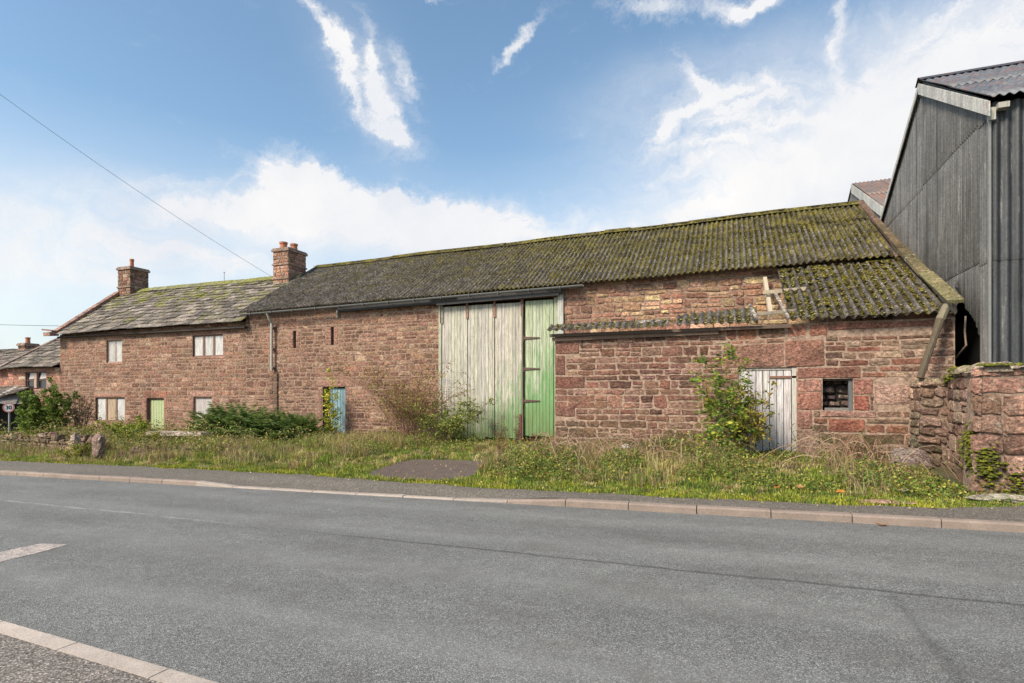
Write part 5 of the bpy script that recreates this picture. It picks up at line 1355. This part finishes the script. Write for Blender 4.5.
shrub('elder_sapling', (.05, 13.05, .15), 'green and yellow elder sapling beside the bleached door of the outbuilding', 'sapling', 9, [(.11,.20,.03),(.16,.26,.04),(.09,.15,.03),(.26,.30,.04),(.38,.36,.05)], .105, 3, stem_col=(.20, .15, .09), spread=.5, height=2.3, branch=14, seed=109, compound=True, droop=.1, r0=.016, twig=.22, lean=(-.25, 0), leafstart=.2)
shrub('yellowing_bush', (.45, 12.95, .15), 'yellow autumn leaved bush in front of the bleached door', 'bush', 9, [(.40,.34,.05),(.30,.26,.05),(.20,.22,.05),(.34,.22,.05)], .08, 15, stem_col=(.2, .13, .08), spread=.6, height=1.75, branch=12, seed=110, droop=.25, r0=.011, lean=(.1, 0))
shrub('woody_weed', (1.5, 12.9, .12), 'leaning woody weed with a few leaves at the foot of the bleached door', 'weed', 3, [(.14,.13,.04),(.18,.16,.05)], .07, 3, stem_col=(.12, .08, .055), spread=.6, height=.85, branch=5, seed=111, droop=.05, r0=.012, lean=(-.45, 0))
shrub('wall_bush', (2.35, 13.2, .15), 'low green bush growing under the blocked window', 'bush', 14, [(.06,.10,.025),(.09,.13,.03),(.13,.15,.04)], .045, 10, spread=.85, height=.75, branch=8, seed=112, r0=.008)
shrub('wall_bush', (-1.6, 13.0, .15), 'low green and brown bush at the foot of the outbuilding wall, left of the sapling', 'bush', 14, [(.07,.11,.025),(.10,.14,.03),(.16,.12,.05)], .045, 9, spread=.95, height=.7, branch=8, seed=113, r0=.008, stem_col=(.2, .12, .08))
for i, (x, y, h, lb) in enumerate([(-5.6, 15.2, .9, 'rust brown dead dock stem in front of the green wicket door'), (-4.9, 12.2, 1.0, 'tall rust brown dead dock stem at the near left corner of the outbuilding'), (-4.2, 12.4, .75, 'shorter straw brown dead dock stem right beside the outbuilding corner')]):
    shrub('dead_dock', (x, y, .1), lb, 'dead plant', 5, [(.17,.075,.045),(.22,.11,.06),(.13,.06,.04)], .03, 14, stem_col=(.18, .09, .06), spread=.18, height=h, branch=9, seed=120+i, droop=.0, r0=.008, twig=.14, group='dead dock stems by the barn doors')

def fern(base, n, L, label, seed):
    global rng
    k_ = rng; rng = np.random.default_rng(seed); st = random.getstate(); random.seed(seed)
    P = []; D = []; S = []; root = empty('fern_clump', base, label, 'fern', 'fern clumps under the farmhouse wall'); mb = MB()
    for f in range(n):
        a = random.uniform(0, 6.28); l = L*random.uniform(.7, 1.1); b0 = Vector(base)+Vector((random.gauss(0, .25), random.gauss(0, .18), -.02)); el = random.uniform(.75, 1.4)
        pts = []; p = b0.copy(); e_ = el
        for i in range(14):
            pts.append(p.copy()); d = Vector((math.cos(a)*math.cos(e_), math.sin(a)*math.cos(e_), math.sin(e_))); p = p+d*l/13; e_ -= random.uniform(.02, .095)
        mb.tube(pts, [.006*(1-.07*i) for i in range(14)], 3, (.12, .10, .03))
        for i in range(2, 14):
            d = (pts[i]-pts[i-1]).normalized(); sd = d.cross(Vector((0, 0, 1))).normalized(); ll = l*.22*math.sin(math.pi*(i-.6)/14)**.7
            for q in (0, .33, .66):
                for s_ in (-1, 1): P.append(pts[i]-d*q*l/13); D.append((sd*s_+d*.35+Vector((0, 0, -.15))).normalized()); S.append(ll*.85)
    mb.build('stalks', M['twig'], root); n_ = len(P)
    V, F, C = leafquads(np.array([tuple(p) for p in P]), np.array([tuple(p) for p in D]), np.array(S), pick([(.09,.15,.03),(.13,.20,.04),(.07,.11,.025),(.18,.22,.06)], n_, .3), .2)
    npmesh('fronds', V, F, C, M['leaf'], root); rng = k_; random.setstate(st)
fern((-16.1, 14.9, -.2), 110, 1.75, 'large dark green fern clump on the left, below the boarded ground floor window', 131)
fern((-14.7, 15.2, -.15), 90, 1.5, 'middle dark green fern clump beneath the stained downpipe', 132)
fern((-13.7, 15.3, -.12), 80, 1.35, 'right hand dark green fern clump next to the blue door', 133)

# ------------------------------------------------------------------ sky, sun, camera
W = bpy.data.worlds.new('World'); sc.world = W; W.use_nodes = True; nt = W.node_tree; nt.nodes.clear(); t = NT(nt)
SUN_EL, SUN_AZ = 42, 212     # azimuth clockwise from +Y (behind and left of the camera)
az = R(SUN_AZ); sd = Vector((math.sin(az)*math.cos(R(SUN_EL)), math.cos(az)*math.cos(R(SUN_EL)), math.sin(R(SUN_EL))))
sky = t.n('ShaderNodeTexSky', sky_type='NISHITA'); sky.sun_disc = False; sky.sun_elevation = R(SUN_EL); sky.sun_rotation = az
sky.altitude = 100; sky.air_density = 1.0; sky.dust_density = 1.2; sky.ozone_density = 1.6
bg = t.n('ShaderNodeBackground'); out_ = t.n('ShaderNodeOutputWorld'); t.l(bg.outputs[0], out_.inputs[0])
tc = t.n('ShaderNodeTexCoord'); D0 = tc.outputs['Generated']
def vm(op, a, b=None, s=None):
    x = t.n('ShaderNodeVectorMath', operation=op); t.l(a, x.inputs[0]) if isinstance(a, bpy.types.NodeSocket) else setattr(x.inputs[0], 'default_value', a)
    if b is not None: t.l(b, x.inputs[1]) if isinstance(b, bpy.types.NodeSocket) else setattr(x.inputs[1], 'default_value', b)
    if s is not None: x.inputs['Scale'].default_value = s
    return x
def dirv(az_, el_):      # az from +Y clockwise, degrees
    a, e_ = R(az_), R(el_); return Vector((math.sin(a)*math.cos(e_), math.cos(a)*math.cos(e_), math.sin(e_)))
# distortion of the lookup direction makes the cloud edges ragged
nz = t.n('ShaderNodeTexNoise'); t.l(D0, nz.inputs['Vector']); nz.inputs['Scale'].default_value = 7; nz.inputs['Detail'].default_value = 8; nz.inputs['Roughness'].default_value = .66
off = vm('SCALE', vm('SUBTRACT', nz.outputs['Color'], (.5, .5, .5)).outputs[0], s=.13).outputs[0]
DD = vm('ADD', D0, off).outputs[0]
def c2d(px, py):
    l = (px-512)/569; u = (395-py)/569; s_, c_ = math.sin(YAW), math.cos(YAW)
    return Vector((-s_+c_*l, c_+s_*l, u)).normalized()
# cloud bodies: (cx, cy, rx, ry, angle deg, strength) measured on the photo, converted to fixed sky directions
CL = [(312, 18, 36, 9, 50, .8), (338, 60, 42, 11, 74, .85), (352, 98, 22, 7, 60, .6), (368, 60, 38, 9, 80, .6), (380, 104, 38, 15, 72, .9), (405, 82, 32, 10, 72, .7), (390, 132, 18, 7, 20, .7),
      (298, 174, 30, 22, 0, 1.2), (340, 194, 70, 18, 12, 1.15), (396, 192, 24, 14, 0, 1.1), (480, 220, 70, 17, 8, 1.3), (250, 212, 90, 13, -8, 1.1), (400, 222, 90, 12, 6, 1.0), (330, 226, 150, 14, 3, .8), (110, 236, 120, 12, 6, .55), (40, 262, 120, 12, 2, .6), (190, 260, 120, 14, 0, .6),
      (195, 182, 80, 6, -12, .35), (700, 80, 38, 8, 42, .75), (740, 92, 44, 12, 14, .75), (664, 122, 26, 16, -35, .75), (740, 126, 60, 11, 8, .7), (700, 150, 50, 9, 10, .55), (800, 160, 90, 20, -8, .7), (720, 200, 130, 8, -16, .6), (650, 228, 100, 9, -16, .7), (780, 222, 120, 14, -10, .7),
      (900, 120, 80, 60, -30, .7), (975, 60, 75, 45, -20, .8), (905, 40, 80, 12, -25, .55), (832, 40, 50, 9, 75, .7), (690, 112, 40, 6, -14, .7), (760, 108, 50, 6, 4, .65), (745, 142, 60, 6, -10, .6), (800, 128, 60, 7, -14, .6), (690, 172, 60, 6, -4, .5), (770, 80, 40, 5, 60, .4), (752, 2, 30, 11, 0, .95), (664, 6, 60, 10, 6, .6), (518, 40, 28, 6, -40, .7), (508, 52, 8, 7, 0, .4),
      (440, 0, 12, 4, 0, .5)]
VL = [(880, 165, 150, 95, -20, .95), (960, 90, 130, 70, 0, .6), (730, 150, 130, 60, 0, .36), (640, 120, 60, 40, 0, .15), (660, 220, 170, 30, -12, .55), (330, 230, 240, 24, 3, .75), (60, 240, 180, 26, 0, .62), (130, 285, 260, 22, 0, .4), (365, 80, 75, 34, 66, .22), (800, 45, 170, 26, 0, .30), (480, 230, 80, 18, 6, .5), (200, 180, 110, 12, -12, .2)]
fac = 569.0
def blobs(L_, D_):
    tot = None
    for (cx_, cy_, rx, ry, an, stg) in L_:
        c = c2d(cx_, cy_); e1 = (c2d(cx_+10, cy_)-c2d(cx_-10, cy_)); scx = e1.length/20; e1.normalize(); e2 = (c2d(cx_, cy_+10)-c2d(cx_, cy_-10)); scy = e2.length/20; e2.normalize()
        ca_, sa_ = math.cos(R(an)), math.sin(R(an)); A = e1*ca_+e2*sa_; B = -e1*sa_+e2*ca_
        rel = vm('SUBTRACT', D_, tuple(c)).outputs[0]
        sm = math.hypot(scx*ca_, scy*sa_); sn = math.hypot(scx*sa_, scy*ca_)
        p = t.math('MULTIPLY', vm('DOT_PRODUCT', rel, tuple(A)).outputs['Value'], 1/(rx*sm)); q = t.math('MULTIPLY', vm('DOT_PRODUCT', rel, tuple(B)).outputs['Value'], 1/(ry*sn))
        r2 = t.math('ADD', t.math('MULTIPLY', p, p), t.math('MULTIPLY', q, q))
        g = t.math('MULTIPLY', t.math('EXPONENT', t.math('MULTIPLY', r2, -.9)), stg)
        tot = g if tot is None else t.math('ADD', tot, g)
    return tot
tot = blobs(CL, DD)
nzv = t.n('ShaderNodeTexNoise'); t.l(D0, nzv.inputs['Vector']); nzv.inputs['Scale'].default_value = 3; nzv.inputs['Detail'].default_value = 5
DV = vm('ADD', D0, vm('SCALE', vm('SUBTRACT', nzv.outputs['Color'], (.5, .5, .5)).outputs[0], s=.12).outputs[0]).outputs[0]
vtot = blobs(VL, DV)
# streaky detail: fibres of ice cloud drawn out by the wind
mp = t.n('ShaderNodeMapping'); t.l(DD, mp.inputs['Vector']); mp.inputs['Scale'].default_value = (1.0, 1.0, 2.4); mp.inputs['Rotation'].default_value = (0, .35, 0)
nd = t.n('ShaderNodeTexNoise'); t.l(mp.outputs[0], nd.inputs['Vector']); nd.inputs['Scale'].default_value = 10; nd.inputs['Detail'].default_value = 11; nd.inputs['Roughness'].default_value = .66; nd.inputs['Distortion'].default_value = 1.3
nd2 = t.n('ShaderNodeTexNoise'); t.l(mp.outputs[0], nd2.inputs['Vector']); nd2.inputs['Scale'].default_value = 26; nd2.inputs['Detail'].default_value = 8; nd2.inputs['Roughness'].default_value = .6; nd2.inputs['Distortion'].default_value = 1.6
ridge = t.math('SUBTRACT', .16, t.math('ABSOLUTE', t.math('SUBTRACT', nd2.outputs['Fac'], .5)))
det = t.math('ADD', t.math('MULTIPLY_ADD', nd.outputs['Fac'], 4.6, -2.3), t.math('MULTIPLY', ridge, 2.6))
dens = t.math('MULTIPLY', t.math('ADD', tot, t.math('MULTIPLY', det, .62)), t.math('MULTIPLY_ADD', tot, 1.2, .15, clamp=True))
# horizon haze
sepd = t.n('ShaderNodeSeparateXYZ'); t.l(D0, sepd.inputs[0])
low = t.math('MULTIPLY_ADD', sepd.outputs[2], -2.3, .92, clamp=True)
mask = t.ramp(dens, [(.06, 0.0), (.45, .38), (.9, .8), (1.5, 1.0)])
vn = t.math('MULTIPLY_ADD', nd.outputs['Fac'], 1.6, .2)
veil = t.math('MULTIPLY', t.math('MULTIPLY', vtot, vn), .95, clamp=True)
inv = t.math('MULTIPLY', t.math('SUBTRACT', 1.0, mask), t.math('SUBTRACT', 1.0, veil))
inv = t.math('MULTIPLY', inv, t.math('SUBTRACT', 1.0, t.math('MULTIPLY', low, .9)))
mask = t.math('SUBTRACT', 1.0, inv, clamp=True)
shade = t.ramp(t.noise(DD, 4, 5, .6), [(.35, 0.0), (.7, 1.0)])
# everywhere else in the sky dome (outside the picture) scattered broken cloud keeps the light soft
cloudc = t.mix(shade, (4.15, 4.3, 4.6), (5.2, 5.1, 5.0))
skyc = t.mix(1, sky.outputs[0], (1.03, 1.13, 1.06), 'MULTIPLY')
t.l(t.mix(mask, skyc, cloudc), bg.inputs['Color']); bg.inputs['Strength'].default_value = .1

sun = bpy.data.lights.new('sun', 'SUN'); sun.energy = 3.0; sun.angle = R(16); sun.color = (1, .90, .76)
so = bpy.data.objects.new('sun', sun); COL.objects.link(so); so.location = (0, 0, 30); so.rotation_euler = (-sd).to_track_quat('-Z', 'Y').to_euler()

cam = bpy.data.cameras.new('camera'); cam.lens = 20; cam.sensor_width = 36; cam.shift_y = 53.5/1024; cam.clip_end = 3000; cam.clip_start = .05
co = bpy.data.objects.new('camera', cam); COL.objects.link(co); co.location = (0, 0, 1.6); co.rotation_euler = (R(90), 0, YAW)
sc.camera = co
sc.view_settings.view_transform = 'Standard'; sc.view_settings.look = 'None'; sc.view_settings.exposure = .97; sc.view_settings.gamma = 1
sc.cycles.max_bounces = 6
